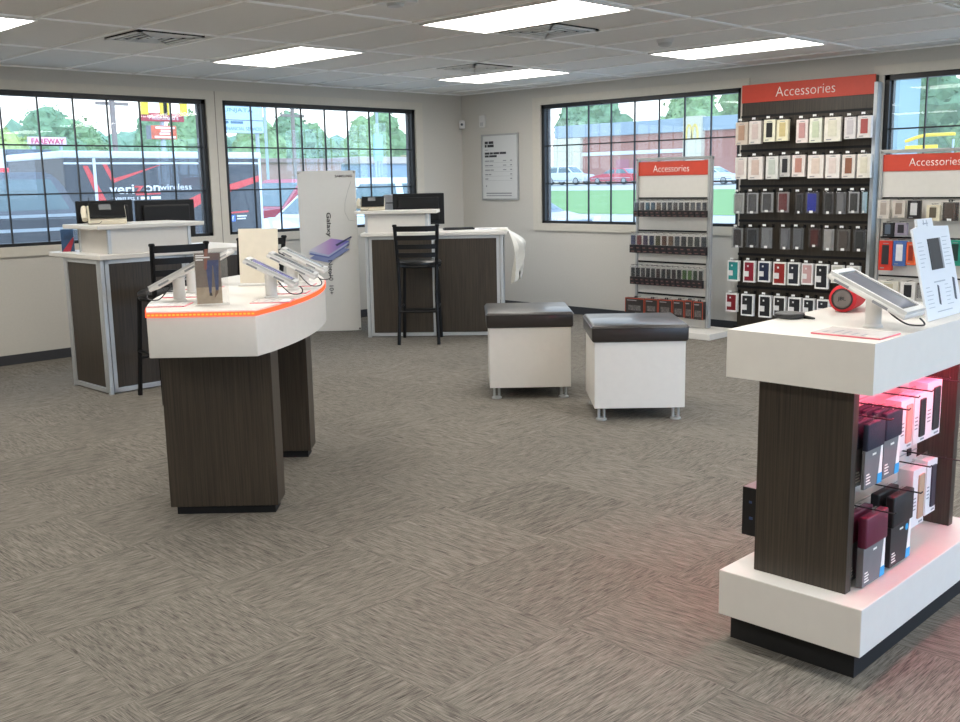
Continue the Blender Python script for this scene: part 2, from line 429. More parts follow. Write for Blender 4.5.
# ---------------------------------------------------------------- service counters
def counter(loc, rz, label, shelf, Ln=1.30, D=.8, lov=.035, sd=.37):
    t = thing('service_counter', label, 'counter', (*loc, 0), rz)
    def frame(b, u0, u1, y0, y1, z0, z1, w=.028):
        ax = abs(u1-u0) > abs(y1-y0)
        if ax:
            b.box(u0, u1, y0, y1, z0, z0+w); b.box(u0, u1, y0, y1, z1-w, z1); b.box(u0, u0+w, y0, y1, z0, z1); b.box(u1-w, u1, y0, y1, z0, z1)
        else:
            b.box(u0, u1, y0, y1, z0, z0+w); b.box(u0, u1, y0, y1, z1-w, z1); b.box(u0, u1, y0, y0+w, z0, z1); b.box(u0, u1, y1-w, y1, z0, z1)
    mid = .66
    for (u0, u1) in ((.035, mid-.002), (mid+.002, Ln-.035)):
        f = B(); f.box(u0+.02, u1-.02, .008, .022, .045, .93); pn = link('front_panel', f, WOOD, t)
        f = B(); frame(f, u0, u1, 0, .03, .01, .955); link('panel_frame', f, ALU, pn)
    for u0 in (0, Ln-.03):
        f = B(); f.box(u0+.008, u0+.022, .055, .53, .045, .93); pn = link('side_panel', f, WOOD, t)
        f = B(); frame(f, u0, u0+.03, .035, .56, .01, .955); link('panel_frame', f, ALU, pn)
    for u0, v0 in ((0, 0), (Ln-.03, 0), (0, .56), (Ln-.03, .56), (mid-.014, .035)):
        f = B(); f.box(u0, u0+.03, v0, v0+.03, .008, .955, bev=.004)
        f.lathe([(.02, 0), (.02, .008)], 12, tr(u0+.015, v0+.015, 0)); link('corner_post', f, ALU, t)
    f = B(); f.box(-lov, Ln+.035, -.03, D, .957, .99, bev=.004); link('worktop', f, WHITEL, t)
    s0, s1 = shelf
    f = B(); f.box(s0+.1, s1-.1, .045, .06, .99, 1.165); f.box(s0+.1, s0+.115, .06, sd-.05, .99, 1.165); f.box(s1-.115, s1-.1, .06, sd-.05, .99, 1.165)
    rs = link('riser_panel', f, WHITEL, t)
    for u in (s0+.09, s1-.115):
        for v in (.035, sd-.07):
            f = B(); f.box(u, u+.025, v, v+.025, .99, 1.165, bev=.003); link('riser_post', f, ALU, t)
    f = B(); f.box(s0, s1, -.01, sd, 1.165, 1.195, bev=.005); link('upper_shelf', f, WHITEL, t)
    return t
C1 = (-5.412, -1.885); R1z = math.radians(.3)
counter(C1, R1z, 'dark wood service counter with white tops and two monitors by the first window', (.0, .83), lov=.012, sd=.55)
C2 = (-2.515, -1.224); R2z = math.radians(-48)
counter(C2, R2z, 'dark wood service counter in the room corner with a black stool in front', (-.09, .685))

def inframe(c, rz, u, v, z=0):
    return (c[0]+u*math.cos(rz)-v*math.sin(rz), c[1]+u*math.sin(rz)+v*math.cos(rz), z)

# ---------------------------------------------------------------- bar stools
def stool(loc, rz, label):
    t = thing('bar_stool', label, 'stool', (*loc, 0), rz)
    fx, fy = .17, .2
    for s in (-1, 1):
        f = B(); f.tube([(s*fx*1.03, fy*1.05, 0), (s*fx*.88, fy*.75, .70)], .0165, 8); link('leg', f, BLKMET, t)
        f = B(); f.tube([(s*fx*1.06, -fy*1.2, 0), (s*fx*.98, -fy*.95, .45), (s*fx*1.02, -fy*.92, .72), (s*fx*1.12, -fy*1.18, 1.07)], .0165, 8)
        lg = link('rear_leg', f, BLKMET, t)
        f = B(); f.lathe([(.02, 0), (.022, .012), (.016, .02)], 10, tr(s*fx*1.12, -fy*1.18, 1.065)); link('post_cap', f, BLKMET, lg)
    for z, ins in ((.3, .98), (.2, 1.0)):
        pass
    for nm, p, q in (('footrest', (-fx, fy*.97, .27), (fx, fy*.97, .27)), ('stretcher', (-fx, -fy*1.08, .3), (fx, -fy*1.08, .3)),
                     ('stretcher', (-fx, fy*.97, .32), (-fx, -fy*1.08, .32)), ('stretcher', (fx, fy*.97, .32), (fx, -fy*1.08, .32))):
        f = B(); f.tube([p, q], .011, 8); link(nm, f, BLKMET, t)
    f = B(); f.lathe([(.12, .685), (.2, .69), (.205, .7), (.2, .715)], 32); link('seat_base', f, BLKMET, t)
    f = B(); f.lathe([(.195, .712), (.207, .722), (.207, .738), (.19, .752), (.12, .757), (.01, .757)], 36)
    link('seat', f, mat('black_vinyl', '1a1a1b', .35, bump=.05), t, smooth=True)
    for i, z in enumerate((1.045, .965, .885, .81)):
        hh = .021 if i else .024; k = (z-.72)/.35
        xx = fx*(1.02+.1*k); y0 = -fy*(.92+.26*k)
        def fn(u, v, z=z, hh=hh, xx=xx, y0=y0):
            a = u*2-1
            return (a*xx, y0-.035*(1-a*a), z-hh+2*hh*v)
        f = B(); f.grid(fn, 12, 2)
        ex = bmesh.ops.extrude_face_region(f.bm, geom=f.bm.faces[:])
        for v in ex['geom']:
            if isinstance(v, bmesh.types.BMVert): v.co.y -= .012
        link('back_slat', f, BLKMET, t)
    return t
stool((-5.118, -2.275), math.radians(-6), 'black ladder-back bar stool in front of the counter with two monitors')
stool((-2.337, -1.779), math.radians(-47), 'black ladder-back bar stool in front of the corner counter')
stool((-4.425, -2.17), math.radians(0), 'black bar stool mostly hidden behind the blank cream board')

# ---------------------------------------------------------------- ottomans
LEA = mat('brown_leather', '241f1d', .32, var=.12, scale=14, bump=.06, spec=.65, coat=.15)
def ottoman(loc, rz, label):
    t = thing('ottoman', label, 'ottoman', (*loc, 0), rz)
    h = .273
    f = B(); f.box(-h, h, -h, h, .078, .490, bev=.003); link('base_box', f, WHITEL, t)
    f = B()
    z0, z1 = .484, .587; hh = h+.017
    f.box(-hh, hh, -hh, hh, z0, z1, bev=.017, seg=4)
    for v in f.bm.verts:
        if v.co.z > z1-.01:
            r = max(abs(v.co.x), abs(v.co.y))/hh; v.co.z += .008*(1-r)
    cu = link('cushion', f, LEA, t, smooth=True)
    f = B(); e = hh+.001; pts = []
    for k in range(4):
        for i in range(5):
            a = PI/2*k+PI/2*i/4-PI/2*0
            cx, cy = ((1, 1), (-1, 1), (-1, -1), (1, -1))[k]
            pts.append((cx*(e-.02)+.02*math.cos(a), cy*(e-.02)+.02*math.sin(a), z1-.017))
    f.tube(pts+[pts[0]], .004, 6, cap=False); link('piping', f, LEA, cu, smooth=True)
    for sx in (-1, 1):
        for sy in (-1, 1):
            f = B()
            for d in (-.016, .016):
                f.tube([(sx*(h-.047)+d, sy*(h-.047), .01), (sx*(h-.047)+d, sy*(h-.047), .078)], .009, 10)
            f.lathe([(.034, 0), (.034, .008), (.028, .012)], 20, tr(sx*(h-.047), sy*(h-.047), 0))
            link('foot', f, CHROME if False else SILVER, t, smooth=True)
    return t
ottoman((-3.453, -5.002), math.radians(-46), 'white box ottoman with dark leather cushion standing forward, closer to the phone case kiosk')
ottoman((-3.408, -4.072), math.radians(-45), 'white box ottoman with dark leather cushion set back, in front of the corner counter')

# ---------------------------------------------------------------- boat shaped demo kiosk
KO = Vector((-6.371, -4.955)); KR = math.radians(45)
# local frame: +x along the kiosk (away), +y to its other side (image left is +y)
kt = thing('demo_kiosk', 'boat-shaped white kiosk with glowing orange edge on two dark wood pedestals', 'kiosk', (KO.x, KO.y, 0), KR)
def hull(off=0.):
    pts = []
    n = 18; a0, a1 = -.17-off, 1.47+off
    for i in range(n+1):
        a = a0+(a1-a0)*i/n; q = (a-.65)/.82; pts.append((a, -(.358+off-.138*q*q)))
    for i in range(n, -1, -1):
        a = a0+(a1-a0)*i/n; q = (a-.65)/.82; pts.append((a, (.358+off-.138*q*q)))
    return pts
b = B(); b.prism(hull(), .764, .955, bev=.004); link('kiosk_top', b, WHITEL, kt, smooth=True)
LEDO = emit('orange_led', (1., .085, .03), 2.4)
b = B()
ho = hull(.004); hi = hull(.0005)
n = len(ho)
for i in range(n):
    if i == n//2-1: continue
    j = (i+1) % n
    (x0, y0), (x1, y1), (x2, y2), (x3, y3) = ho[i], ho[j], hi[j], hi[i]
    vs = [(x0, y0, .931), (x1, y1, .931), (x2, y2, .931), (x3, y3, .931), (x0, y0, .949), (x1, y1, .949), (x2, y2, .949), (x3, y3, .949)]
    b._add(vs, [(3, 2, 1, 0), (4, 5, 6, 7), (0, 1, 5, 4), (1, 2, 6, 5), (2, 3, 7, 6), (3, 0, 4, 7)])
led = link('led_strip', b, LEDO, kt)
LEDD = emit('amber_led_dot', (1., .22, .03), 2.6)
b = B()
for k in range(26):
    y = -.21+.42*k/25; b.box(-.1752, -.174, y-.005, y+.005, .937, .943)
d_ = link('led_dots', b, LEDD, led); d_['kind'] = 'stuff'
for a in (.115, 1.045):
    b = B(); b.box(a, a+.165, -.212, .268, .042, .764, bev=.002); p = link('pedestal', b, WOOD, kt)
    b = B(); b.box(a+.03, a+.145, -.192, .248, 0, .042); link('kick_plate', b, BLKM, p)

def onk(a, bb, z=.955):  # kiosk local (a along, b towards the +x-y side) -> world
    p = KO+Vector((math.cos(KR), math.sin(KR)))*a+Vector((math.cos(KR), -math.sin(KR)))*bb
    return (p.x, p.y, z)

ACR = clear('clear_acrylic', film=.025, gloss=.05, rough=.02, filmcol=(.95, .95, .95))
SCRG = mat('phone_screen', '1c1d22', .12)
SCRP = mat('lilac_screen', '6e6a9c', .15, var=.35, scale=12)
CAB = mat('grey_cable', '3a3a3e', .5)
PINKE = mat('pink_acrylic_edge', 'e0707c', .4)
def phone_display(loc, rz, label, lng=.25, wid=.118, post=.085, tilt=27, screen=SCRG, cable=True, prad=.026):
    """faces local -y: low end of the tray towards -y"""
    t = thing('phone_display', label, 'phone display', loc, rz)
    b = B(); b.lathe([(prad*1.25, 0), (prad*1.25, .004), (prad, .01), (prad, post+.02)], 24); link('stand_post', b, WHITEP, t, smooth=True)
    mx = tr(0, 0, post+.018) @ rot('X', tilt)
    b = B(); b.box(-wid/2, wid/2, -lng/2, lng/2, .0, .016, bev=.006); tray = link('tray', b, WHITEP, t, mx=mx, smooth=True)
    b = B(); w2, l2 = wid/2-.004, lng/2-.004
    for (x0, x1, y0, y1) in ((-w2, -w2+.01, -l2, l2), (w2-.01, w2, -l2, l2), (-w2+.01, w2-.01, -l2, -l2+.018), (-w2+.01, w2-.01, l2-.018, l2)):
        b.box(x0, x1, y0, y1, .0165, .026)
    link('bezel', b, mat('bezel_grey_white', 'c4c4c2', .35), tray)
    b = B(); b.box(-w2+.011, w2-.011, -l2+.02, l2-.02, .0165, .0225, bev=.002); ph = link('phone', b, BLK, tray)
    b = B(); b.box(-w2+.014, w2-.014, -l2+.026, l2-.026, .0225, .0232); link('screen', b, screen, ph)
    b = B()
    for y in (-.075, .055): b.box(-w2-.0055, w2+.0055, y, y+.05, .003, .011)
    link('side_clip', b, mat('clip_grey', '85868a', .4), tray)
    if cable:
        ey, ez = -lng/2*math.cos(math.radians(tilt)), post+.018-lng/2*math.sin(math.radians(tilt))
        ctl = [(0, -.01, post), (.01, -.03, post-.015), (.02, -.055, post*.45), (.03, ey*.75, .012), (.028, ey-.012, .012), (.012, ey-.026, ez*.6), (0, ey-.016, ez+.002), (0, ey+.004, ez+.004)]
        ctl = [Vector(c) for c in ctl]; pts = []
        for i in range(1, len(ctl)-2):
            p0, p1, p2, p3 = ctl[i-1:i+3]
            for s_ in range(6):
                q = s_/6; pts.append(.5*((2*p1)+(p2-p0)*q+(2*p0-5*p1+4*p2-p3)*q*q+(3*p1-p0-3*p2+p3)*q*q*q))
        pts.append(ctl[-2]); b = B()
        b.tube(pts, .0028, 6); link('cable', b, CAB, t, smooth=True)
    return t
def info_card(loc, rz, w, d, label, printed=True):
    t = thing('info_card', label, 'info card', loc, rz)
    b = B(); b.box(-w/2, w/2, -d/2, d/2, 0, .003); link('card_base', b, PINKE, t)
    b = B(); b.box(-w/2+.004, w/2-.004, -d/2+.004, d/2-.004, .003, .0048); link('printed_sheet', b, mat('card_sheet', 'dcd6d3', .25, var=.05, scale=40), t)
    b = B(); words_flat(b, w, d); link('printed_text', b, GREYL, t)
    return t
def words_flat(b, w, d):
    rnd = random.Random(int(w*1e4))
    for i in range(4):
        y = d*.3-i*d*.17; b.box(-w*.38, -w*.38+w*rnd.uniform(.25, .65), y, y+.006, .0048, .0053)

# local -y of a display turned so its low end points to the kiosk edge
RZR, RZL = KR, KR+PI
for i, (a, bb) in enumerate(((.27, .20), (.62, .235), (.96, .232))):
    phone_display(onk(a, bb), KR, ('white phone display with lilac screen on the banner side of the orange-lit kiosk',
        'white tilted phone display on the orange-lit kiosk, middle of the three on the banner side',
        'white tilted phone display at the far end of the orange-lit kiosk, banner side')[i],
        screen=SCRP if i == 0 else SCRG)
    info_card(onk(a-.155, bb+.035-.02*i), KR, .14, .17, ('pink-edged info card flat on the kiosk before the lilac-screened phone',
        'pink-edged info card flat on the kiosk before the middle phone of the banner side',
        'pink-edged info card flat on the kiosk before the farthest phone of the banner side')[i])
for i, (a, bb) in enumerate(((.19, -.185), (.55, -.225), (.9, -.22))):
    phone_display(onk(a, bb), KR+PI, ('white tilted phone display on the orange-lit kiosk beside the photo holder, stool side',
        'white phone display behind the first one on the stool side of the orange-lit kiosk',
        'white phone display peeping out behind the photo holder on the kiosk')[i])
    info_card(onk(a-.15, bb-.0), KR+PI, .14, .16, ('pink-edged info card at the front corner of the orange-lit kiosk, stool side',
        'pink-edged info card between the two stool-side phones of the orange-lit kiosk',
        'pink-edged info card behind the photo holder on the kiosk, stool side')[i])

# upright acrylic photo holder
VZ = math.radians(-30)
t = thing('photo_holder', 'clear upright holder with a photo of a person in blue jeans on the kiosk', 'sign holder', onk(.03, -.0), VZ)
b = B(); b.box(-.068, .068, -.006, -.004, .004, .222); b.box(-.068, .068, .004, .006, .004, .222); b.box(-.068, .068, -.03, .03, 0, .004)
link('holder', b, ACR, t)
b = B(); b.box(-.064, .04, -.0035, .0035, .006, .218); ph = link('photo_print', b, mat('photo_wall', '76675a', .4, var=.12, scale=9), t)
b = B(); b.box(-.064, .04, -.0043, -.0036, .006, .075); link('photo_floor', b, mat('photo_floor', 'a3927c', .4, var=.2, scale=30), ph)
def flat(poly, y, mx=None, th=.0006):
    b = B(); b.prism(poly, -th, 0, rot('X', 90) if mx is None else mx); return b
JE = mat('photo_jeans', '39456b', .5, var=.25, scale=60)
for nm, pl, mm in (('photo_jeans', [(-.012, .05), (-.003, .05), (.006, .165), (.01, .165), (.014, .06), (.026, .06), (.033, .19), (-.012, .19), (-.02, .165)], JE),
                   ('photo_shirt', [(-.014, .188), (.034, .188), (.036, .217), (-.012, .217)], mat('photo_shirt', '6a5652', .5)),
                   ('photo_shoe', [(-.012, .04), (0, .038), (-.002, .052), (-.011, .052)], mat('photo_shoe', '2a2323', .5)),
                   ('photo_shoe', [(.008, .028), (.024, .05), (.026, .062), (.014, .062)], mat('photo_shoe2', '6e5644', .5)),
                   ('photo_arm', [(-.028, .15), (-.016, .15), (-.008, .235), (-.022, .235)], mat('photo_skin', '8a5a4c', .5))):
    b = B(); b.prism(pl, .0045, .0052, rot('X', 90)); link(nm, b, mm, ph)
b = B()
for z, l in ((.206, .034), (.198, .058), (.188, .03)): b.box(-.06, -.06+l, -.0056, -.0048, z, z+.005)
link('photo_lettering', b, LETW, ph)

t = thing('blank_board', 'blank cream cardboard panel standing upright at the back of the orange-lit kiosk', 'board', onk(.85, .03), math.radians(-46))
b = B(); b.box(-.098, .098, -.003, .003, .012, .282, mx=rot('X', -4) ); link('board_panel', b, mat('cream_card', 'd6cdbb', .7, var=.03), t)
b = B(); b.box(-.1, .1, -.04, .04, 0, .012, bev=.003); link('board_foot', b, WHITEP, t)

# ---------------------------------------------------------------- banner stand
t = thing('banner_stand', 'tall white phone advertising banner on a stand beside the corner counter', 'banner', (-2.50, -.655, 0), math.radians(-41))
w = .28
b = B()
def bfn(u, v): return ((u*2-1)*w, -.012+.006*math.sin(v*PI), .012+1.565*v)
b.grid(bfn, 6, 12)
ex = bmesh.ops.extrude_face_region(b.bm, geom=b.bm.faces[:])
for v in ex['geom']:
    if isinstance(v, bmesh.types.BMVert): v.co.y += .003
bn = link('banner_sheet', b, mat('banner_vinyl', 'd3d2ce', .5, var=.01), t)
b = B(); b.tube([(-w+.01, .0, 1.565), (0, .12, .75), (w-.01, .0, .02)], .006, 8); b.tube([(w-.01, .0, 1.565), (0, .13, .75), (-w+.01, .0, .02)], .006, 8)
b.tube([(0, .125, .75), (0, .42, 0)], .008, 8); link('stand_frame', b, BLKMET, t)
for x in (-w+.012, w-.012):
    for z in (.03, 1.56):
        b = B(); b.lathe([(.01, 0), (.01, .004)], 12, tr(x, -.012, z) @ rot('X', 90)); link('corner_grommet', b, CHROME, t)
textmesh('banner_lettering', 'SAMSUNG', LETK, bn, tr(w-.115, -.0135, 1.525) @ FACE_NY, w=.165, h=.024, bold=.012)
rotd = rot('X', 90) @ rot('Z', -90)
def onb(x, z): return tr(x, -.0135+.000, z) @ rotd
textmesh('banner_lettering', 'Galaxy', LETK, bn, tr(.0, -.0165, 1.06) @ rotd, w=.235, h=.055, bold=.008)
textmesh('banner_lettering', 'Note10  10+', LETK, bn, tr(.005, -.0165, .545) @ rotd, w=.335, h=.042, bold=.008)
def para(cx, cz, dz, m, name, y):
    pl = [(-.2, -.055), (.045, -.012), (.2, .07), (-.02, .055)]
    pl = [(-.205, -.03), (-.01, -.075), (.2, .055), (.02, .085)]
    b = B(); b.prism([(x+cx, z+cz+dz) for x, z in pl], y, y+.0006, rot('X', 90)); link(name, b, m, bn)
def grad(name, c1, c2, c3):
    m = bpy.data.materials.new(name); m.use_nodes = True; N = m.node_tree.nodes; L = m.node_tree.links
    tc = N.new('ShaderNodeTexCoord'); g = N.new('ShaderNodeSeparateXYZ'); r = N.new('ShaderNodeValToRGB')
    mp = N.new('ShaderNodeMapRange'); mp.inputs[1].default_value = -.2; mp.inputs[2].default_value = .22
    L.new(tc.outputs['Object'], g.inputs[0]); L.new(g.outputs[0], mp.inputs[0]); L.new(mp.outputs[0], r.inputs[0])
    r.color_ramp.elements[0].color = (*lin(c1), 1); r.color_ramp.elements[1].color = (*lin(c3), 1)
    k = r.color_ramp.elements.new(.5); k.color = (*lin(c2), 1)
    L.new(r.outputs[0], N['Principled BSDF'].inputs['Base Color']); N['Principled BSDF'].inputs['Roughness'].default_value = .4
    return m
PH1 = grad('print_gradient_blue', 'cfd2da', 'b08ec4', '3f62c0')
PH2 = mat('print_slate_blue', '5f6da6', .5); PH3 = mat('print_pale_blue', 'a9b2d0', .5)
para(.0, .82, -.055, mat('print_shadow_phone', '7d88b4', .5), 'printed_phone', .0160)
para(.0, .82, -.012, PH2, 'printed_phone', .0166); para(.0, .82, .004, PH3, 'printed_phone', .0172); para(.0, .82, .022, PH1, 'printed_phone', .0178)
b = B(); b.prism([(.06, .865), (.075, .85), (.225, .935), (.215, .945)], .0184, .019, rot('X', 90)); link('printed_pen', b, mat('print_pen', '3a3f66', .4), bn)
b = B()
b.tube([(.235, -.014, 1.47), (.2, -.016, 1.38), (.17, -.016, 1.27), (.165, -.016, 1.18), (.2, -.016, 1.1), (.262, -.016, 1.09)], .0016, 6); link('banner_cord', b, GREYL, t)
# ---------------------------------------------------------------- things on the counters
MONB = mat('monitor_black', '09090b', .55, spec=.3)
def monitor(loc, rz, w, h, label, z0=.065, thick=.05):
    """back of the monitor faces local -y"""
    t = thing('monitor', label, 'monitor', loc, rz)
    b = B(); b.box(-w/2, w/2, -.012, .012, z0, z0+h, bev=.006); b.box(-w*.40, w*.40, -.035, -.01, z0+h*.12, z0+h*.88, bev=.012); link('housing', b, MONB, t)
    b = B(); b.box(-w/2+.014, w/2-.014, .0122, .0135, z0+.02, z0+h-.014); link('screen', b, SCRG, t)
    b = B(); b.box(-.03, .03, -.05, -.03, .01, z0+h*.5, bev=.004); link('stand_neck', b, MONB, t)
    b = B(); b.box(-.11, .11, -.1, .07, 0, .012, bev=.004); link('stand_foot', b, MONB, t)
    b = B(); b.box(-.05, .05, -.0362, -.035, z0+h*.3, z0+h*.42); link('maker_plate', b, mat('plate_grey', '33353a', .3), t)
    return t
def oc1(u, v, z=.9908): return inframe(C1, R1z, u, v, z)
def oc2(u, v, z=.9908): return inframe(C2, R2z, u, v, z)
monitor(oc1(.38, .65), R1z+.05, .455, .30, 'black monitor seen from behind next to the desk phone on the first counter', z0=.068)
monitor(oc1(.88, .65), R1z-.03, .50, .30, 'black monitor seen from behind, beside the window post on the first counter', z0=.06)
monitor(oc2(.47, .45), R2z+.12, .50, .30, 'black monitor seen from behind on the corner counter', z0=.055)

def desk_phone(loc, rz, label, s=1., antenna=.0):
    t = thing('desk_phone', label, 'phone', loc, rz)
    CRM = mat('cream_plastic', 'cfc6b0', .5)
    b = B(); mx = rot('Z', 0) @ Matrix.Scale(s, 4)
    b.prism([(-.08, 0), (.08, 0), (.08, .03), (-.055, .13), (-.08, .13)], -.13, .13, mx @ rot('Z', 90) @ rot('X', 90), bev=.006)
    link('phone_base', b, CRM, t)
    b = B(); b.box(-.105, .12, -.075, .04, 0, .012, mx=mx @ tr(0, 0, .068) @ rot('X', -154+180+0), bev=.003) if False else b.prism([(-.074, .137), (.082, .044), (.086, .056), (-.068, .149)], -.125, .118, mx @ rot('Z', 90) @ rot('X', 90))
    link('display_panel', b, BLK, t)
    b = B(); b.prism([(-.045, .1375), (.015, .101), (.016, .1025), (-.044, .139)], -.03, .05, mx @ rot('Z', 90) @ rot('X', 90)); link('display_screen', b, mat('lcd_grey', '77797a', .2), t)
    b = B(); b.box(-.045, .045, -.115, -.06, .06, .09, bev=.012) if False else b.tube([Vector((.15, .06, .035))*s, Vector((.155, 0, .085))*s, Vector((.15, -.06, .115))*s], .02*s, 10); link('handset', b, CRM, t, smooth=True)
    if antenna:
        b = B(); b.tube([(.105*s, -.06, .09*s), (.112*s, -.065, .09*s+antenna)], [.006, .0035], 8); link('antenna', b, BLK, t)
    b = B(); b.tube([(.15*s, .06, .02), (.13*s, .11, .006), (.06*s, .12, .006), (.04*s, .08, .02)], .0025, 6); link('cord', b, CAB, t)
    return t
desk_phone(oc1(.21, .27, 1.1957), PI-.40, 'cream and black desk phone with antenna on the shelf of the first counter', antenna=.1)
desk_phone(oc2(.06, .18, 1.1957), PI-.72, 'small black card terminal phone with pale base on the corner counter shelf', s=.88, antenna=.06)
t = thing('receipt_printer', 'grey box printer beside the monitor on the corner counter', 'printer', oc2(.2, .67), R2z+.05)
b = B(); b.box(-.095, .075, -.1, .1, 0, .345, bev=.008); link('printer_body', b, mat('printer_grey', '8e9197', .5), t)
b = B(); b.box(-.07, .05, -.1015, -.1, .26, .27); link('paper_slot', b, BLK, t)
t = thing('keyboard', 'black keyboard lying on the white top of the corner counter', 'keyboard', oc2(.86, .42), R2z+.2)
b = B(); b.box(-.15, .15, -.06, .06, 0, .016, bev=.004); link('keyboard_body', b, BLK, t)
b = B()
for i in range(12):
    for j in range(4): b.box(-.14+.0235*i, -.121+.0235*i, -.05+.025*j, -.03+.025*j, .016, .021)
k_ = link('keys', b, mat('key_grey', '2c2c2f', .5), t); k_['kind'] = 'stuff'
t = thing('paper_sheet', 'white paper sheet lying on the bare end of the corner counter', 'paper', oc2(1.12, .45), R2z-.1)
b = B(); b.box(-.1, .1, -.14, .14, 0, .0015); link('sheet', b, mat('paper_white', 'e4e4e6', .7), t)
b = B()
for i in range(5): b.box(-.08, .06, .09-.03*i, .1-.03*i, .0015, .0019)
link('sheet_lines', b, GREYL, t)
t = thing('tissue_box', 'small blue box on the first counter beside the raised shelf', 'box', oc1(.83, .32), R1z)
b = B(); b.box(-.045, .045, -.03, .03, 0, .085, bev=.003); link('box_body', b, mat('blue_card', '2b3f9c', .5), t)
b = B(); b.box(-.03, .03, -.012, .012, .085, .0858); link('box_slot', b, mat('pale_slot', 'b8bfd8', .5), t)
t = thing('leaflet_holder', 'blue and red leaflet standing under the raised shelf end of the first counter', 'leaflet', oc1(.07, .64), R1z-PI/2+.95)
b = B(); b.box(-.045, .045, -.004, .004, 0, .165); link('leaflet', b, mat('leaflet_blue', '2c4a6c', .4, var=.5, scale=14), t)
b = B(); b.prism([(-.043, .0), (.015, .0), (.043, .08), (.043, .11)], .0045, .005, rot('X', 90)); link('leaflet_stripe', b, mat('leaflet_red', 'a3283a', .4), t)
b = B(); b.box(-.06, .06, -.02, .02, -.0, .003); link('holder_foot', b, ACR, t)

# white bag draped over the end of the corner counter
t = thing('draped_bag', 'crumpled white plastic bag hanging over the end of the corner counter', 'bag', oc2(1.335, .18, 0), R2z)
def drape(u, v):
    # v 0..1 from the counter top over the edge down; u across the depth
    s = v*.53-.07; y = -.16+.46*u
    fold = .022*math.sin(u*13+v*3)+.016*math.sin(u*27-v*5)
    if s < 0: return (s, y*.8, .994+.003*math.sin(u*20)+.004)
    d = s
    out = .012+.125*math.sin(min(1, d/.17)*PI*.5)*(1-.3*max(0, d-.2)/.3)*(.4+.75*math.sin(u*PI*.8))
    ysp = y*(.62+.5*math.sin(min(1, d/.3)*PI*.5))
    drop = .12*math.sin(u*9)*max(0, d-.25)
    return (out+fold*min(1, d*6), ysp+.02*math.sin(v*9+u*4), .992-d*(.93+.12*math.sin(u*7+1))-drop)
b = B(); b.grid(drape, 44, 40)
o = link('bag_sheet', b, mat('bag_white', 'dcd8cc', .45, bump=.1, scale=60, var=.04), t, smooth=True)
sm = o.modifiers.new('thickness', 'SOLIDIFY'); sm.thickness = .002
# ---------------------------------------------------------------- phone case kiosk
kx0, kx1, ky0, ky1 = -5.95, -4.965, -7.600, -7.152
t = kq = thing('accessory_kiosk', 'white and dark wood kiosk stocked with phone cases under pink-red light', 'kiosk', (-5.455, -7.377, 0))
def kl(b_, *a, **k): b_.box(a[0]+5.455, a[1]+5.455, a[2]+7.377, a[3]+7.377, a[4], a[5], **k); return b_
b = B(); kl(b, kx0+.067, kx1-.067, -7.556, -7.150, 0, .10); link('plinth', b, BLKM, t)
b = B(); kl(b, kx0, kx1, ky0, ky1+.008, .10, .245, bev=.003); link('base_slab', b, WHITEL, t)
b = B(); kl(b, kx0, kx1, ky0, ky1, .857, 1.0)
b.bm.normal_update()
lowf = [f for f in b.bm.faces if f.normal.z < -.9]
bmesh.ops.inset_region(b.bm, faces=lowf, thickness=.012)
for v in lowf[0].verts: v.co.z = .878
link('kiosk_top', b, WHITEL, t)
for x in (-5.878, -5.083): 
    b = B(); kl(b, x, x+.036, -7.517, -7.222, .245, .878, bev=.0015); link('end_panel', b, WOOD, t)
b = B(); kl(b, -5.842, -5.083, -7.395, -7.36, .245, .878); dv = link('divider', b, WHITEL, t)
b = B()
for k in range(6): kl(b, -5.842, -5.083, -7.3965, -7.395, .33+.085*k, .334+.085*k)
link('slat_groove', b, SILVER, dv)
LEDP = emit('pink_led', (1., .07, .16), 60.)
for y in (-7.575, -7.178):
    b = B(); kl(b, -5.83, -5.09, y-.008, y+.008, .868, .878); link('led_strip', b, LEDP, t)
PHK = mat('dark_hook', '3a3638', .35, metal=.4)
def khook(x, z, ln=.175, side=-1):
    b = B()
    yb = -7.3965 if side < 0 else -7.36
    X = x+5.455; Y = yb+7.377
    b.tube([(X, Y, z), (X, Y+side*ln, z), (X, Y+side*(ln+.004), z+.006)], .0024, 6); b.box(X-.014, X+.014, Y+side*.0, Y+side*.005, z-.012, z+.012)
    link('peg_hook', b, PHK, kq)

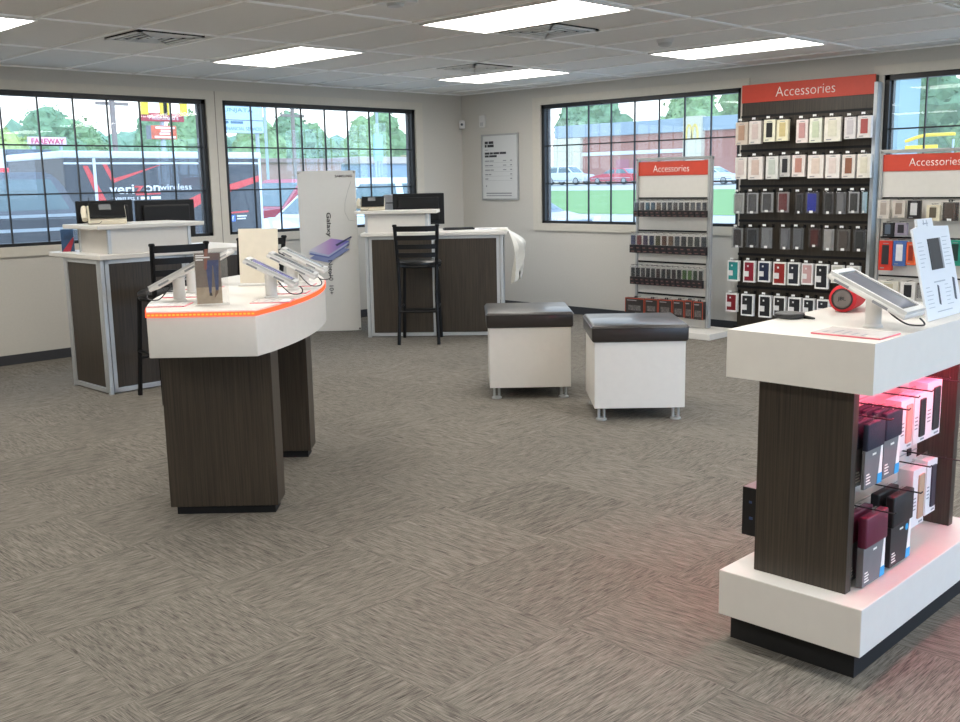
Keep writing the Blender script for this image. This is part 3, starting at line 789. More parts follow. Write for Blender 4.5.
def tabbed(t, z, w=.032, m=None, hz=.018):
    b = B(); h = hz
    b.box(-w/2, -.006, -.0008, .0008, z, z+h); b.box(.006, w/2, -.0008, .0008, z, z+h)
    b.box(-.006, .006, -.0008, .0008, z, z+.004); b.box(-.006, .006, -.0008, .0008, z+h-.004, z+h)
    return link('hang_tab', b, m or ACR, t)
def folio(x, y, z, w, h, top, body, label, group=None, d=.03, frac=.4, dot=True, rz=0):
    """tablet folio pack: coloured case over a printed grey sleeve with a blue corner; faces -y"""
    t = thing('folio_case', label, 'tablet case', (x, y, z), rz, group)
    b = B(); b.box(-w/2, w/2, -d/2+.006, d/2, 0, h*(1-frac)); sl = link('sleeve', b, body, t)
    b = B(); b.box(-w/2, w/2, -d/2, d/2+.002, h*(1-frac), h, bev=.005, seg=3); link('case_cover', b, top, t, smooth=True)
    b = B(); b.prism([(w/2-.03, .0), (w/2, 0), (w/2, h*(1-frac)), (w/2-.012, h*(1-frac))], d/2-.0062, d/2-.0055, rot('X', 90)); link('white_band', b, LETW, sl)
    b = B(); b.prism([(w/2-.034, .0), (w/2, 0), (w/2, .03), (w/2-.03, .03)], d/2-.0055, d/2-.0048, rot('X', 90)); link('blue_corner', b, mat('sky_blue_print', '2f9fd8', .5), sl)
    b = B()
    b.box(-.01, .014, -d/2+.0052, -d/2+.006, h*(1-frac)-.02, h*(1-frac)-.014)
    for k, l in enumerate((.03, .024, .028, .02)): b.box(-w/2+.012, -w/2+.012+l, -d/2+.0052, -d/2+.006, .012+.009*k, .016+.009*k)
    link('sleeve_lettering', b, LETW, sl)
    if dot:
        b = B(); b.lathe([(.011, 0), (.011, .0008)], 20, tr(w*.28, -d/2-.0+.0058, h*(1-frac)-.022) @ rot('X', 90)); link('round_sticker', b, mat('sky_blue_print', '2f9fd8', .5), sl)
    tabbed(t, h-.002)
    return t
NAVY = mat('navy_fabric', '1d2133', .7, bump=.2, scale=200); GREYS = mat('sleeve_grey', '6f6e70', .5); BURG = mat('burgundy_leather', '5c1832', .45, bump=.1); BLKS = mat('sleeve_black', '2b2a2b', .5); BLKL = mat('black_leather', '1b1b1d', .5, bump=.1)
K = [('navy', -5.772, .553, .118, .195, NAVY, GREYS, .42, False), ('navy2', -5.648, .556, .116, .2, NAVY, GREYS, .42, False)]
kd = .031
for (nm, x, z, w, h, tp, bd, fr, dt) in K:
    first = nm == 'navy'
    for k in range(4):
        folio(x, -7.535+kd*k, z, w, h, tp, bd, ('navy and grey tablet case, front one on the peg by the end panel',
              'navy and grey tablet case, second deep on the peg by the end panel', 'navy and grey tablet case, third deep on the peg by the end panel', 'navy and grey tablet case, last on the peg by the end panel')[k] if first else
              ('navy and grey tablet case, front one on the peg beside the pink boxes', 'navy and grey tablet case second deep on the peg beside the pink boxes',
               'navy and grey tablet case third deep on the peg beside the pink boxes', 'navy and grey tablet case, last on the peg beside the pink boxes')[k], d=.015, frac=fr, dot=dt)
    khook(x, z+h+.008, .185)
for (x, z, w, h, tp, bd, l3, dt) in ((-5.735, .249, .15, .213, BURG, GREYS, ('burgundy tablet folio over grey sleeve, front of the lower peg on the kiosk', 'burgundy tablet folio just behind the front burgundy one on the kiosk'), False),
                         (-5.545, .255, .15, .225, BLKL, BLKS, ('black tablet folio with round blue sticker on the lower kiosk peg', 'black tablet folio behind the one with the blue sticker on the kiosk'), True)):
    for k in range(2):
        folio(x, -7.53+.048*k, z, w, h, tp, bd, l3[k], d=.026, frac=.44, dot=dt)
    khook(x, z+h+.008, .195)
def kbox(x, y, z, w, h, d, prod, label, wcol='e2dfe0'):
    t = thing('phone_case_box', label, 'phone case', (x, y, z))
    b = B(); b.box(-w/2, w/2, -d/2, d/2, 0, h, bev=.001); bx = link('carton', b, mat('carton_white', wcol, .4, var=.02), t)
    b = B(); b.box(-w*.08, w*.36, -d/2-.004, -d/2, h*.12, h*.88, bev=.004); link('case_picture', b, prod, t)
    b = B()
    for k in range(4): b.box(-w*.42, -w*.2, -d/2-.0006, -d/2, h*.3+.012*k, h*.3+.004+.012*k)
    b.box(w*.1, w*.4, -d/2-.0006, -d/2, .006, .012); link('box_lettering', b, GREYL, t)
    tabbed(t, h); return t
BLKC = mat('case_black', '202126', .4); PNKC = mat('case_blush', 'd69a8c', .4); SNDC = mat('case_sand', 'b3977c', .4); PLUM = mat('case_plum', '2e2838', .4)
kbox(-5.53, -7.505, .612, .095, .158, .05, PNKC, 'white box with blush pink phone case on the upper kiosk pegs')
kbox(-5.425, -7.505, .612, .095, .16, .05, BLKC, 'white box with black phone case on the upper kiosk pegs, beside the blush one')
kbox(-5.29, -7.49, .605, .12, .185, .06, BLKC, 'large white box with long black phone case on the last upper kiosk peg')
kbox(-5.402, -7.505, .335, .1, .19, .05, SNDC, 'white box with sand-coloured phone case on the lower kiosk pegs')
kbox(-5.285, -7.50, .345, .085, .185, .05, PLUM, 'white box with dark plum phone case on the last lower kiosk peg')
for x, z, l in ((-5.53, .775, .165), (-5.425, .777, .165), (-5.29, .795, .165), (-5.402, .53, .165), (-5.285, .535, .165), (-5.16, .765, .18), (-5.16, .5, .18)): khook(x, z+.004, l)
for (x, y, z, w, h, d, lab) in ((-5.79, -7.235, .612, .10, .142, .06, 'black packet on the back upper peg, showing past the kiosk end panel'),
                             (-5.78, -7.20, .335, .12, .155, .09, 'black carton with small blue marks on the back lower peg of the kiosk')):
    t = thing('accessory_carton', lab, 'accessory box', (x, y, z), PI)
    b = B(); b.box(-w/2, w/2, -d/2, d/2, 0, h, bev=.001); link('carton', b, BLK, t)
    b = B(); b.box(w/2-.0005, w/2+.0005, -.022, -.012, h*.68, h*.73); b.box(w/2-.0005, w/2+.0005, -.02, -.008, h*.34, h*.4); link('blue_mark', b, mat('blue_mark', '2a3c66', .5), t)
    b = B(); b.box(-w/2+.002, w/2-.002, -d/2+.002, d/2-.002, h, h+.001); link('top_face', b, mat('grey_card', '77787a', .5), t)
    tabbed(t, h+.001)
    khook(x, z+h+.009, .17 if y > -7.21 else .14, 1)

# things on the kiosk top
t = thing('charging_puck', 'round black charging pad with short cable on the case kiosk', 'charger', (-5.615, -7.175, 1.0))
b = B(); b.lathe([(.036, 0), (.046, .004), (.047, .012), (.043, .017), (.02, .0185), (.004, .0185)], 36); link('puck_body', b, mat('puck_grey', '39393b', .45), t, smooth=True)
b = B(); b.lathe([(.0475, .011), (.0475, .014)], 36); link('puck_rim', b, BLK, t)
b = B(); b.tube([(.02, -.042, .004), (.01, -.065, .004), (.0, -.085, .005)], [.006, .005, .003], 8); link('cable', b, BLK, t)
t = thing('info_card', 'pink-edged acrylic info card flat on the case kiosk before the tablet', 'info card', (-5.815, -7.487, 1.0))
b = B(); b.box(-.068, .068, -.098, .105, 0, .004, bev=.001); link('card_base', b, PINKE, t)
b = B(); b.box(-.066, .066, -.096, .103, .004, .0055); link('printed_sheet', b, mat('card_sheet', 'dcd6d3', .25, var=.05, scale=40), t)
b = B()
for i in range(5): b.box(-.05, -.02+.012*((i*7) % 4), .07-.028*i, .078-.028*i, .0055, .006)
link('printed_text', b, GREYL, t)
phone_display((-5.65, -7.462, 1.0), 0, 'white-framed tilted phone on a round post on the case kiosk', lng=.262, wid=.145, post=.072, tilt=25, prad=.023, screen=mat('grey_screen', '6b6d76', .12, var=.2, scale=6))
# red cylinder speaker
t = thing('portable_speaker', 'red cylinder speaker with grey round end on the case kiosk', 'speaker', (-5.322, -7.232, 1.0455), math.radians(12))
b = B(); mxs = rot('Y', 90)
b.lathe([(.036, -.085), (.044, -.078), (.0455, -.06), (.0455, .06), (.044, .078), (.036, .085)], 36, mxs); link('speaker_body', b, mat('red_fabric', 'c8202a', .7, bump=.3, scale=260), t, smooth=True)
b = B(); b.lathe([(.03, -.079), (.031, -.086), (.028, -.089)], 32, mxs); en = link('end_disc', b, mat('disc_grey', '6d6460', .4), t, smooth=True)
b = B(); b.lathe([(.0335, -.084), (.0345, -.088), (.0305, -.0895), (.0305, -.084)], 32, mxs); link('end_ring', b, mat('ring_black', '2a2527', .4), t)
textmesh('disc_lettering', 'JBL', LETK, en, tr(-.0892, 0, 0) @ FACE_NX, w=.026, h=.016)
b = B(); b.box(-.06, .07, -.012, .012, -.0455, -.04, bev=.002); link('speaker_foot', b, mat('dark_red', '7c1a20', .5), t)
b = B(); b.tube([(.075, -.03, .01), (.1, -.045, -.01), (.085, -.055, -.035), (.05, -.05, -.042)], .004, 6); link('strap', b, mat('red_fabric', 'c8202a', .7), t)
# leaning white phone sign
t = thing('phone_sign', 'white leaning sign with a dark phone window on the case kiosk', 'sign', (-5.31, -7.545, 1.0))
mx = rot('X', -13)
b = B(); b.prism([(-.143, 0), (.143, 0), (.143, .285), (.02, .288), (.02, .315), (-.10, .315), (-.10, .29), (-.143, .285)], -.004, .004, mx @ rot('X', 90), bev=.001); sg = link('sign_panel', b, mat('sign_white', 'd8dde2', .35, var=.01), t)
b = B(); b.box(-.05, .038, -.0065, -.004, .152, .25, mx=mx, bev=.001); link('phone_window', b, mat('sign_phone_black', '1c1d20', .5, var=.3, scale=9, stretch=(12, 1, 1)), sg)
b = B(); b.box(.038, .05, -.0068, -.004, .152, .25, mx=mx); link('window_edge', b, GREYL, sg)
b = B(); b.box(-.1, .1, .0, .075, 0, .004); b.box(-.05, .05, .07, .075, .0, .1); link('sign_foot', b, ACR, t)
b = B(); rnd = random.Random(3)
for x0, n, z0 in ((-.125, 7, .24), (.07, 8, .25), (-.12, 6, .1), (.03, 6, .1)):
    for k in range(n):
        l = rnd.uniform(.025, .055); b.box(x0, x0+l, -.0046, -.004, z0-.012*k, z0-.008*k*1.5+.003, mx=mx) if False else b.box(x0, x0+l, -.0046, -.004, z0-.0125*k, z0-.0125*k+.002, mx=mx)
b.box(-.05, .04, -.0046, -.004, .112, .116, mx=mx); b.box(-.06, .06, -.0046, -.004, .02, .023, mx=mx)
b.box(-.055, -.05, -.0046, -.004, .295, .31, mx=mx); b.box(-.06, -.02, -.0046, -.004, .297, .301, mx=mx); b.box(-.03, -.026, -.0046, -.004, .29, .31, mx=mx)
link('sign_lettering', b, mat('sign_text_grey', 'a3adb6', .6), sg)
b = B(); b.prism([(-.035, .045), (-.022, .04), (-.018, .1), (-.03, .105)], .0041, .0048, mx @ rot('X', 90)); b.prism([(.095, .05), (.11, .045), (.118, .115), (.10, .12)], .0041, .0048, mx @ rot('X', 90)); link('printed_phone', b, mat('print_dark_blue', '3b4350', .5, var=.4, scale=60), sg)

# ---------------------------------------------------------------- tall accessory wall
TALL = [
(1,-3.829,0.126,1.732,1.936,'b','cdbfb0','b08f78','tan'),
(1,-3.964,0.124,1.735,1.940,'b','d8d0c8','c9b7b0','pale grey'),
(1,-4.105,0.117,1.749,1.944,'b','e4e0c8','1c1c18','yellow-edged black'),
(1,-4.231,0.115,1.752,1.938,'b','e6dfc0','cdbb84','cream and gold'),
(1,-4.416,0.114,1.728,1.928,'b','e2d6d0','c0908c','dusty rose'),
(1,-4.541,0.118,1.726,1.935,'b','dfe0d0','c3ccb0','pale green'),
(1,-4.692,0.151,1.729,1.934,'b','e4dfd2','d8d4bf','wide ivory'),
(1,-4.846,0.105,1.743,1.926,'b','dcd8d6','c8c2c4','lilac grey'),
(1,-4.968,0.121,1.747,1.930,'b','e2dcd8','a8504c','red-bottomed'),
(2,-3.831,0.120,1.426,1.625,'b','d8d2ca','cfc0ba','pale beige'),
(2,-3.977,0.149,1.421,1.625,'b','ddd6d0','c8b2a6','pinkish'),
(2,-4.140,0.124,1.422,1.625,'b','d2d2cc','b8beb4','sage grey'),
(2,-4.265,0.102,1.440,1.627,'b','bfbdb8','26262a','black'),
(2,-4.394,0.126,1.438,1.628,'b','ded4ce','b58274','rose brown'),
(2,-4.553,0.148,1.423,1.623,'b','e0d8d0','d2c0b2','beige'),
(2,-4.706,0.131,1.421,1.623,'b','e0dad4','d5c6be','off white'),
(2,-4.847,0.119,1.419,1.618,'b','dcd4cc','8a5a44','brown-bottomed'),
(2,-4.979,0.120,1.419,1.620,'b','e2ddd2','d6d0bc','cream with a black band'),
(3,-3.809,0.117,1.111,1.307,'c','b4b4b2','a8a8a4','clear frosted'),
(3,-3.948,0.125,1.112,1.309,'c','a4a4a4','5c5c5e','smoke grey'),
(3,-4.095,0.130,1.124,1.311,'c','a0a0a0','4a4a4c','charcoal'),
(3,-4.251,0.123,1.125,1.314,'c','8e8888','702226','dark red'),
(3,-4.407,0.080,1.116,1.303,'c','3c3c3e','1a1a1c','slim black'),
(3,-4.524,0.128,1.120,1.312,'c','4a4c58','1c2fa8','royal blue'),
(3,-4.676,0.099,1.114,1.311,'c','4a4a4c','222224','matt black'),
(3,-4.787,0.096,1.115,1.310,'c','6e6e70','7e7e80','mid grey'),
(3,-4.899,0.102,1.123,1.312,'c','b4b4b2','3a3a3a','black marbled white'),
(3,-4.991,0.053,1.124,1.311,'c','a9c4d0','bcd8e6','light blue'),
(4,-3.805,0.118,0.800,0.989,'c','8a8a88','4a4442','brown black'),
(4,-3.958,0.135,0.805,0.992,'c','585a5c','34363a','gunmetal'),
(4,-4.099,0.120,0.802,0.998,'c','7c7e80','8a8c8e','silver grey'),
(4,-4.281,0.106,0.798,0.998,'c','6a6c6e','808286','pewter'),
(4,-4.404,0.112,0.802,1.000,'c','606264','6a6c70','slate grey'),
(4,-4.561,0.109,0.828,0.999,'c','3a2a2a','58201c','maroon'),
(4,-4.689,0.107,0.802,0.996,'c','9a9a98','b0aca8','white patterned'),
(4,-4.823,0.126,0.803,0.996,'c','605c58','544a44','bronze'),
(4,-4.965,0.112,0.803,0.995,'c','3e4042','202224','jet black'),
(5,-3.777,0.122,0.492,0.686,'w','e8e6e2','2a8a88','teal'),
(5,-3.943,0.121,0.489,0.689,'w','e8e6e2','8a1c30','crimson and teal'),
(5,-4.094,0.125,0.500,0.691,'w','e8e6e2','1c2640','navy'),
(5,-4.246,0.128,0.483,0.691,'w','e8e4dc','8c2420','red-to-beige'),
(5,-4.383,0.117,0.487,0.693,'w','e8e6e2','20242e','blue-black'),
(5,-4.512,0.111,0.500,0.689,'w','e6e2e0','c09a98','pink'),
(5,-4.646,0.124,0.470,0.689,'w','e8e6e2','1a1c20','large black'),
(5,-4.787,0.112,0.529,0.686,'w','e0ded6','c4c2b4','stone'),
(5,-4.927,0.121,0.518,0.686,'w','e0ded8','b8b4ac','putty'),
(6,-3.767,0.122,0.205,0.381,'w','e8e6e4','7c1a24','red'),
(6,-3.932,0.131,0.178,0.381,'w','e8e6e4','1e2024','black'),
(6,-4.112,0.127,0.176,0.383,'w','e8e6e4','1c1e22','black'),
(6,-4.256,0.122,0.203,0.382,'w','e8e6e4','221e20','black'),
(6,-4.402,0.128,0.199,0.382,'w','e8e6e4','1e2024','black'),
(6,-4.537,0.113,0.210,0.381,'w','e8e6e4','202226','black'),
(6,-4.670,0.117,0.220,0.381,'w','e8e6e4','26282e','black'),
]
PX = -.06
ta = thing('accessory_wall', 'tall dark wood accessory wall with red header between the two windows', 'display stand', (-.06, -4.36, 0), -PI/2)
# local: x = -(world y)+..., front -y = world -x
def ly(y): return -(y+4.36)
b = B(); b.box(ly(-3.745), ly(-4.985), -.012, .045, .0, 2.262, bev=.001); bp = link('back_panel', b, WOOD, ta)
b = B()
for z in (1.985, 1.68, 1.36, 1.045, .735, .43): b.box(ly(-3.74), ly(-4.98), -.016, -.0115, z-.011, z+.011)
link('slot_rail', b, BLKM, bp)
b = B(); b.box(ly(-3.745), ly(-4.985), -.022, -.012, 2.108, 2.266); hd = link('header_sign', b, RED, ta)
textmesh('header_lettering', 'Accessories', LETW, hd, tr(ly(-4.36), -.0222, 2.187) @ FACE_NY, w=.555, h=.085, bold=-.012)
b = B(); b.box(ly(-4.989), ly(-5.022), -.05, .045, 0, 2.20, bev=.003); link('upright_post', b, SILVER, ta)
b = B(); b.box(ly(-4.991), ly(-5.02), -.052, -.049, 0, 2.2); link('post_channel', b, mat('post_white', 'c9ccce', .4), ta)
b = B(); b.box(ly(-3.735), ly(-4.985), -.055, -.012, 0, .06); link('kick_plate', b, BLKM, ta)
TAGW = mat('price_tag_white', 'e8e8e6', .5)
def whook(parent, x, z, y0, ln):
    b = B(); b.tube([(x, y0, z), (x, y0-ln, z), (x, y0-ln-.004, z+.007)], .0025, 6); b.box(x-.012, x+.012, y0-.006, y0, z-.014, z+.014)
    hk = link('peg_hook', b, BLKMET, parent)
    b = B(); b.box(x-.016, x+.016, y0-ln-.004, y0-ln-.0025, z+.003, z+.021); link('price_tag', b, TAGW, hk)
CASEM = {}
def pcase(t, st, w, h, fcol, ccol, d):
    hexm = lambda n, c, r=.4: mat(n, c, r, var=.08, scale=30)
    f = -d/2
    if st == 'b':
        b = B(); b.box(-w/2, w/2, -d/2, d/2, 0, h, bev=.001); link('carton', b, hexm('carton_'+fcol, fcol), t)
        b = B(); b.box(-w*.26, w*.26, f-.003, f, h*.2, h*.86, bev=.0025); pc = link('case_picture', b, hexm('case_'+ccol, ccol), t)
        b = B(); b.box(-w*.26, w*.26, f-.0036, f-.003, h*.2, h*.36); link('colour_band', b, hexm('band_'+ccol, ccol), pc)
        b = B(); b.box(-w*.36, -w*.05, f-.0006, f, h*.06, h*.1); b.box(-w*.2, w*.2, f-.0006, f, h*.9, h*.925); link('box_lettering', b, GREYL, t)
    elif st == 'w':
        b = B(); e = .011
        b.box(-w/2, w/2, -d/2+.004, d/2, 0, h, bev=.001); link('carton', b, hexm('carton_'+fcol, fcol), t)
        b = B(); b.box(-w/2, -w/2+e, f, f+.004, 0, h); b.box(w/2-e, w/2, f, f+.004, 0, h); b.box(-w/2+e, w/2-e, f, f+.004, 0, e*1.3); b.box(-w/2+e, w/2-e, f, f+.004, h-e*1.2, h)
        link('window_frame', b, hexm('carton_'+fcol, fcol), t)
        b = B(); b.box(-w/2+e, w/2-e, f+.001, f+.004, e*1.3, h-e*1.2); pc = link('case_picture', b, hexm('case_'+ccol, ccol), t)
        b = B(); b.box(-w/2+e, -w*.02, f+.0002, f+.001, h*.27, h*.52); b.box(-w*.18, -w*.05, f+.0002, f+.001, h*.72, h*.8); link('white_label', b, hexm('label_white', 'dedcda'), pc)
    else:
        b = B(); b.box(-w/2, w/2, -d/2, d/2, 0, h, bev=.003)
        link('clamshell', b, CLAM, t)
        b = B(); b.box(-w/2+.004, w/2-.004, d/2-.006, d/2-.004, .004, h-.004); link('backing_card', b, hexm('card_'+fcol, fcol), t)
        b = B(); b.box(-w*.33, w*.33, f+.003, d/2-.008, h*.1, h*.92, bev=.006); pc = link('phone_case', b, mat('case_'+ccol, tuple(.75*q for q in lin(ccol)), .35, var=.1, scale=30), t)
        b = B(); b.box(-w*.12, w*.14, f-.0006, f, h*.03, h*.14); link('price_sticker', b, TAGW, t)
    return tabbed(t, h, m=BLK if st == 'c' else None)
CLAM = clear('clamshell_plastic', film=.045, gloss=.05, rough=.1, filmcol=(.75, .76, .77))
kindw = {'b': 'phone case box', 'c': 'phone case in clear pack', 'w': 'phone case in white box'}
rowc = {}
for row, y, w, z0, z1, st, fc, cc, wd in TALL:
    rowc[row] = rowc.get(row, 0)+1
    i = rowc[row]-1
    lab = '%s %s, %s in the %s row of tall wall' % (wd, kindw[st], ORD[i], ORD[row-1])
    d = .034 if st != 'c' else .026
    t = thing('phone_case_pack', lab, 'phone case', (-.2, y, z0), -PI/2, 'phone cases on the tall accessory wall')
    h = z1-z0-.004
    pcase(t, st, w-.006, h, fc, cc, d)
    whook(ta, ly(y), z1+.0085-.004, -.016, .165)

# ---------------------------------------------------------------- slim white stand in front of the window
tb = thing('accessory_stand', 'slim white accessory stand with red header below the corner window', 'display stand', (-.42, -3.255, 0), -PI/2)
def lb(y): return -(y+3.255)
x0, x1 = lb(-2.85), lb(-3.625)
PEG = mat('white_panel', 'd2cec6', .5, var=.02)
b = B(); b.box(x0, x1, 0, .018, .06, 1.60); bp = link('back_panel', b, PEG, tb)
for xx in (x0-.022, x1):
    b = B(); b.box(xx, xx+.022, -.02, .035, .06, 1.635, bev=.003); link('upright_post', b, SILVER, tb)
b = B(); b.box(x1+.0225, x1+.034, -.01, .03, .06, 1.63, bev=.003); link('side_channel', b, mat('channel_grey', '9a9b9b', .4), tb)
b = B(); b.box(x0-.022, x1+.034, -.02, .035, 1.612, 1.64, bev=.003); link('top_rail', b, SILVER, tb)
b = B(); b.box(x0, x1, -.006, 0, 1.473, 1.603); hd = link('header_sign', b, RED, tb)
textmesh('header_lettering', 'Accessories', LETW, hd, tr((x0+x1)/2-.02, -.0062, 1.536) @ FACE_NY, w=.40, h=.062, bold=-.01)
b = B(); b.box(x0-.06, lb(-3.86), -.305, .16, 0, .055, bev=.003); link('base_plate', b, WHITEL, tb)
for z in (1.262, .954, .655, .346):
    b = B(); b.box(x0+.01, x1-.01, -.014, 0, z-.007, z+.007); link('peg_rail', b, BLKMET, tb)
    b = B(); b.box(x0+.0, x1-.0, -.001, 0, z-.16, z-.156); link('panel_groove', b, SILVER, bp)
def ehook(parent, x, z, y0, ln):
    b = B(); b.tube([(x, y0, z), (x, y0-ln, z), (x, y0-ln-.003, z+.006)], .002, 6); link('peg_hook', b, BLKMET, parent)
BLIS = clear('blister_plastic', film=.05, gloss=.04, rough=.1, filmcol=(.8, .82, .85))
def blister(loc, w, h, d, dev, low, label, group):
    t = thing('cable_pack', label, 'accessory pack', loc, -PI/2, group)
    b = B(); b.box(-w/2, w/2, -d/2, d/2, h*.42, h, bev=.002); link('blister', b, BLIS, t)
    b = B(); b.box(-w/2, w/2, -d/2-.001, d/2, 0, h*.42); lw = link('card_foot', b, mat('foot_'+low, low, .5, var=.2), t)
    b = B(); b.box(-w*.34, w*.34, -d/2+.004, d/2-.004, h*.43, h*.92, bev=.004); link('accessory', b, mat('device_'+dev, tuple(.32*q for q in lin(dev)), .4, var=.4, scale=60), t)
    b = B(); b.box(-w*.35, w*.1, -d/2-.0018, -d/2-.001, h*.24, h*.29); b.box(-w*.2, w*.35, -d/2-.0018, -d/2-.001, h*.06, h*.1); link('foot_lettering', b, mat('foot_text', '6e4e4a', .5), lw)
    tabbed(t, h, w=.024)
    return t
S1c = [('55606e', 'grey blue'), ('7a6a66', 'taupe'), ('3c7690', 'teal blue'), ('3a6480', 'steel blue'), ('8a6a48', 'tan'), ('4a4644', 'charcoal'), ('3c3a3c', 'black'), ('6a5a50', 'brown'), ('4c4a4c', 'slate'), ('58504e', 'umber'), ('8a8c90', 'silver'), ('6c7080', 'pewter'), ('4e5058', 'graphite')]
S2c = [('4c5a90', 'blue'), ('a0303a', 'red'), ('50386c', 'purple'), ('2f3f6e', 'navy'), ('6e6a3c', 'olive'), ('8a5c44', 'copper'), ('9a7a60', 'tan'), ('5a6670', 'grey'), ('3a3c40', 'black'), ('50564e', 'moss'), ('4a5450', 'dark green'), ('566068', 'slate')]
S3c = [('55585a', 'grey'), ('3c3e40', 'graphite'), ('5a4c48', 'brown'), ('2c2c2e', 'black'), ('4c4e50', 'slate'), ('5e4444', 'maroon'), ('383a3c', 'charcoal'), ('28282a', 'jet'), ('4a3838', 'dark red'), ('2e3032', 'coal'), ('5c8a3c', 'lime green'), ('6a9a44', 'bright green'), ('3e5c34', 'forest green'), ('4a4c46', 'grey green')]
for ri, (cols, ya, yb, z0, z1, low) in enumerate(((S1c, -2.885, -3.635, 1.088, 1.235, '171113'), (S2c, -2.845, -3.635, .742, .925, '171215'), (S3c, -2.845, -3.61, .437, .612, '1a1517'))):
    n = len(cols)
    for i, (cx_, nm) in enumerate(cols):
        y = ya+(yb-ya)*i/(n-1); w = abs(yb-ya)/(n-1)-.006
        if ri == 1 and i >= 8: w += .002
        blister((-.50, y, z0), w, z1-z0, .026, cx_, low, '%s blister pack, %s along the %s row of the slim white stand' % (nm, ORD[i], ORD[ri]), 'blister packs on the slim white stand')
        ehook(tb, lb(y), z1+.012, 0, .105)
OR_ = mat('orange_edge', 'a8442c', .5); DKB = mat('box_dark', '2c2725', .45, var=.2)
for i, (ya, yb, z0, z1, nm) in enumerate(((-2.772, -2.998, .160, .303, 'wide orange-edged headphone box'), (-3.006, -3.155, .168, .306, 'dark boxed accessory with orange edges'), (-3.163, -3.316, .168, .31, 'dark orange-edged speaker box'),
                                     (-3.326, -3.45, .155, .315, 'tall orange-edged accessory box'), (-3.458, -3.54, .15, .32, 'narrow dark accessory box'), (-3.552, -3.655, .148, .315, 'orange-framed dark blister box'))):
    w = yb-ya; w = abs(w)
    t = thing('accessory_box', '%s, %s along the bottom row of the slim white stand' % (nm, ORD[i]), 'accessory box', (-.50, (ya+yb)/2, z0), -PI/2, 'boxes on the slim white stand')
    h = z1-z0; d = .05
    b = B(); b.box(-w/2, w/2, -d/2, d/2, 0, h, bev=.001); link('carton', b, DKB, t)
    b = B(); f = -d/2
    b.box(-w/2, w/2, f-.001, f, h-.008, h); b.box(-w/2, -w/2+.006, f-.001, f, 0, h-.008); b.box(w/2-.006, w/2, f-.001, f, 0, h-.008); link('orange_border', b, OR_, t)
    b = B(); b.box(-w*.32, w*.32, f-.003, f, h*.15, h*.5, bev=.001); pp = link('product_picture', b, mat('product_grey', '5e5a58', .4, var=.5, scale=60), t)
    b = B(); b.box(-w*.4, w*.1, f-.0008, f, h*.8, h*.86); link('box_lettering', b, GREYL, t)
    tabbed(t, h, m=BLK); ehook(tb, lb((ya+yb)/2), z1+.009, 0, .11)

# ---------------------------------------------------------------- third stand under the last window
tcx = -.25
tc_ = thing('accessory_stand', 'white accessory stand with red header half hidden behind the case kiosk', 'display stand', (tcx, -5.57, 0), -PI/2)
def lc(y): return -(y+5.57)
x0, x1 = lb(0), 0
x0, x1 = lc(-5.16), lc(-5.98)
b = B(); b.box(x0, x1, 0, .018, .06, 1.60); bp = link('back_panel', b, PEG, tc_)
for xx in (x0-.022, x1):
    b = B(); b.box(xx, xx+.022, -.02, .035, .06, 1.635, bev=.003); link('upright_post', b, SILVER, tc_)
b = B(); b.box(x0-.022, x1+.022, -.02, .035, 1.612, 1.64, bev=.003); link('top_rail', b, SILVER, tc_)
b = B(); b.box(x0, x1, -.006, 0, 1.468, 1.602); hd = link('header_sign', b, RED, tc_)
textmesh('header_lettering', 'Accessories', LETW, hd, tr((x0+x1)/2, -.0062, 1.538) @ FACE_NY, w=.40, h=.062, bold=-.01)
b = B(); b.box(x0-.06, x1+.06, -.28, .16, 0, .055, bev=.003); link('base_plate', b, WHITEL, tc_)
for z in (1.255, .935, .62):
    b = B(); b.box(x0+.01, x1-.01, -.014, 0, z-.006, z+.006); link('peg_rail', b, BLKMET, tc_)
ZI = [(-5.22, .094, 1.092, 1.24, 'b', 'c6beb4', 'a59a90', 'grey beige carton'), (-5.345, .1, 1.10, 1.236, 'b', 'c9bfb4', '8d7f74', 'beige carton with round picture'), (-5.465, .102, 1.092, 1.236, 'b', '1d1c1e', 'c8c8c6', 'black carton with white disc'),
      (-5.615, .1, 1.078, 1.20, 'b', 'd8cfb4', '5c5444', 'cream carton'), (-5.74, .13, 1.075, 1.225, 'c', '2c2624', '4a3a30', 'dark camouflage pack'), (-5.875, .1, 1.09, 1.23, 'b', 'd6d2cc', 'b0a8a0', 'white carton'),
      (-5.265, .086, .945, 1.058, 'b', '1c1e22', '55606e', 'black small carton'), (-5.37, .095, .958, 1.058, 'b', '8e8694', '26242c', 'mauve carton with black squares'),
      (-5.255, .11, .672, .912, 'b', 'c83424', '2c2a2e', 'tall red carton'), (-5.368, .104, .712, .914, 'b', '41609c', 'd6d6d8', 'blue carton with white phone'), (-5.46, .07, .722, .906, 'b', 'd65a2c', '8a2c18', 'orange carton'), (-5.8, .1, .732, .93, 'b', '1f8a72', '14302c', 'green carton'), (-5.92, .09, .732, .93, 'b', '2f7f6c', 'c8c6bc', 'pale-marked green carton'),
      (-5.29, .16, .447, .583, 'b', 'd2ccbc', 'b0a890', 'cream wide carton'), (-5.452, .118, .434, .585, 'b', 'dcd8d2', '222226', 'white carton with black earpiece'), (-5.57, .09, .46, .583, 'b', '3a3634', '6c645c', 'dark carton'), (-5.7, .12, .45, .585, 'b', 'c8c4ba', '6a6a6c', 'stone carton')]
rn = {}
for y, w, z0, z1, st, fc, cc, nm in ZI:
    t = thing('accessory_box', nm+' on the stand half hidden behind the case kiosk', 'accessory box', (tcx-.085, y, z0), -PI/2, 'cartons on the half hidden stand')
    pcase(t, st, w, z1-z0, fc, cc, .034)
    ehook(tc_, lc(y), z1+.009, 0, .125)
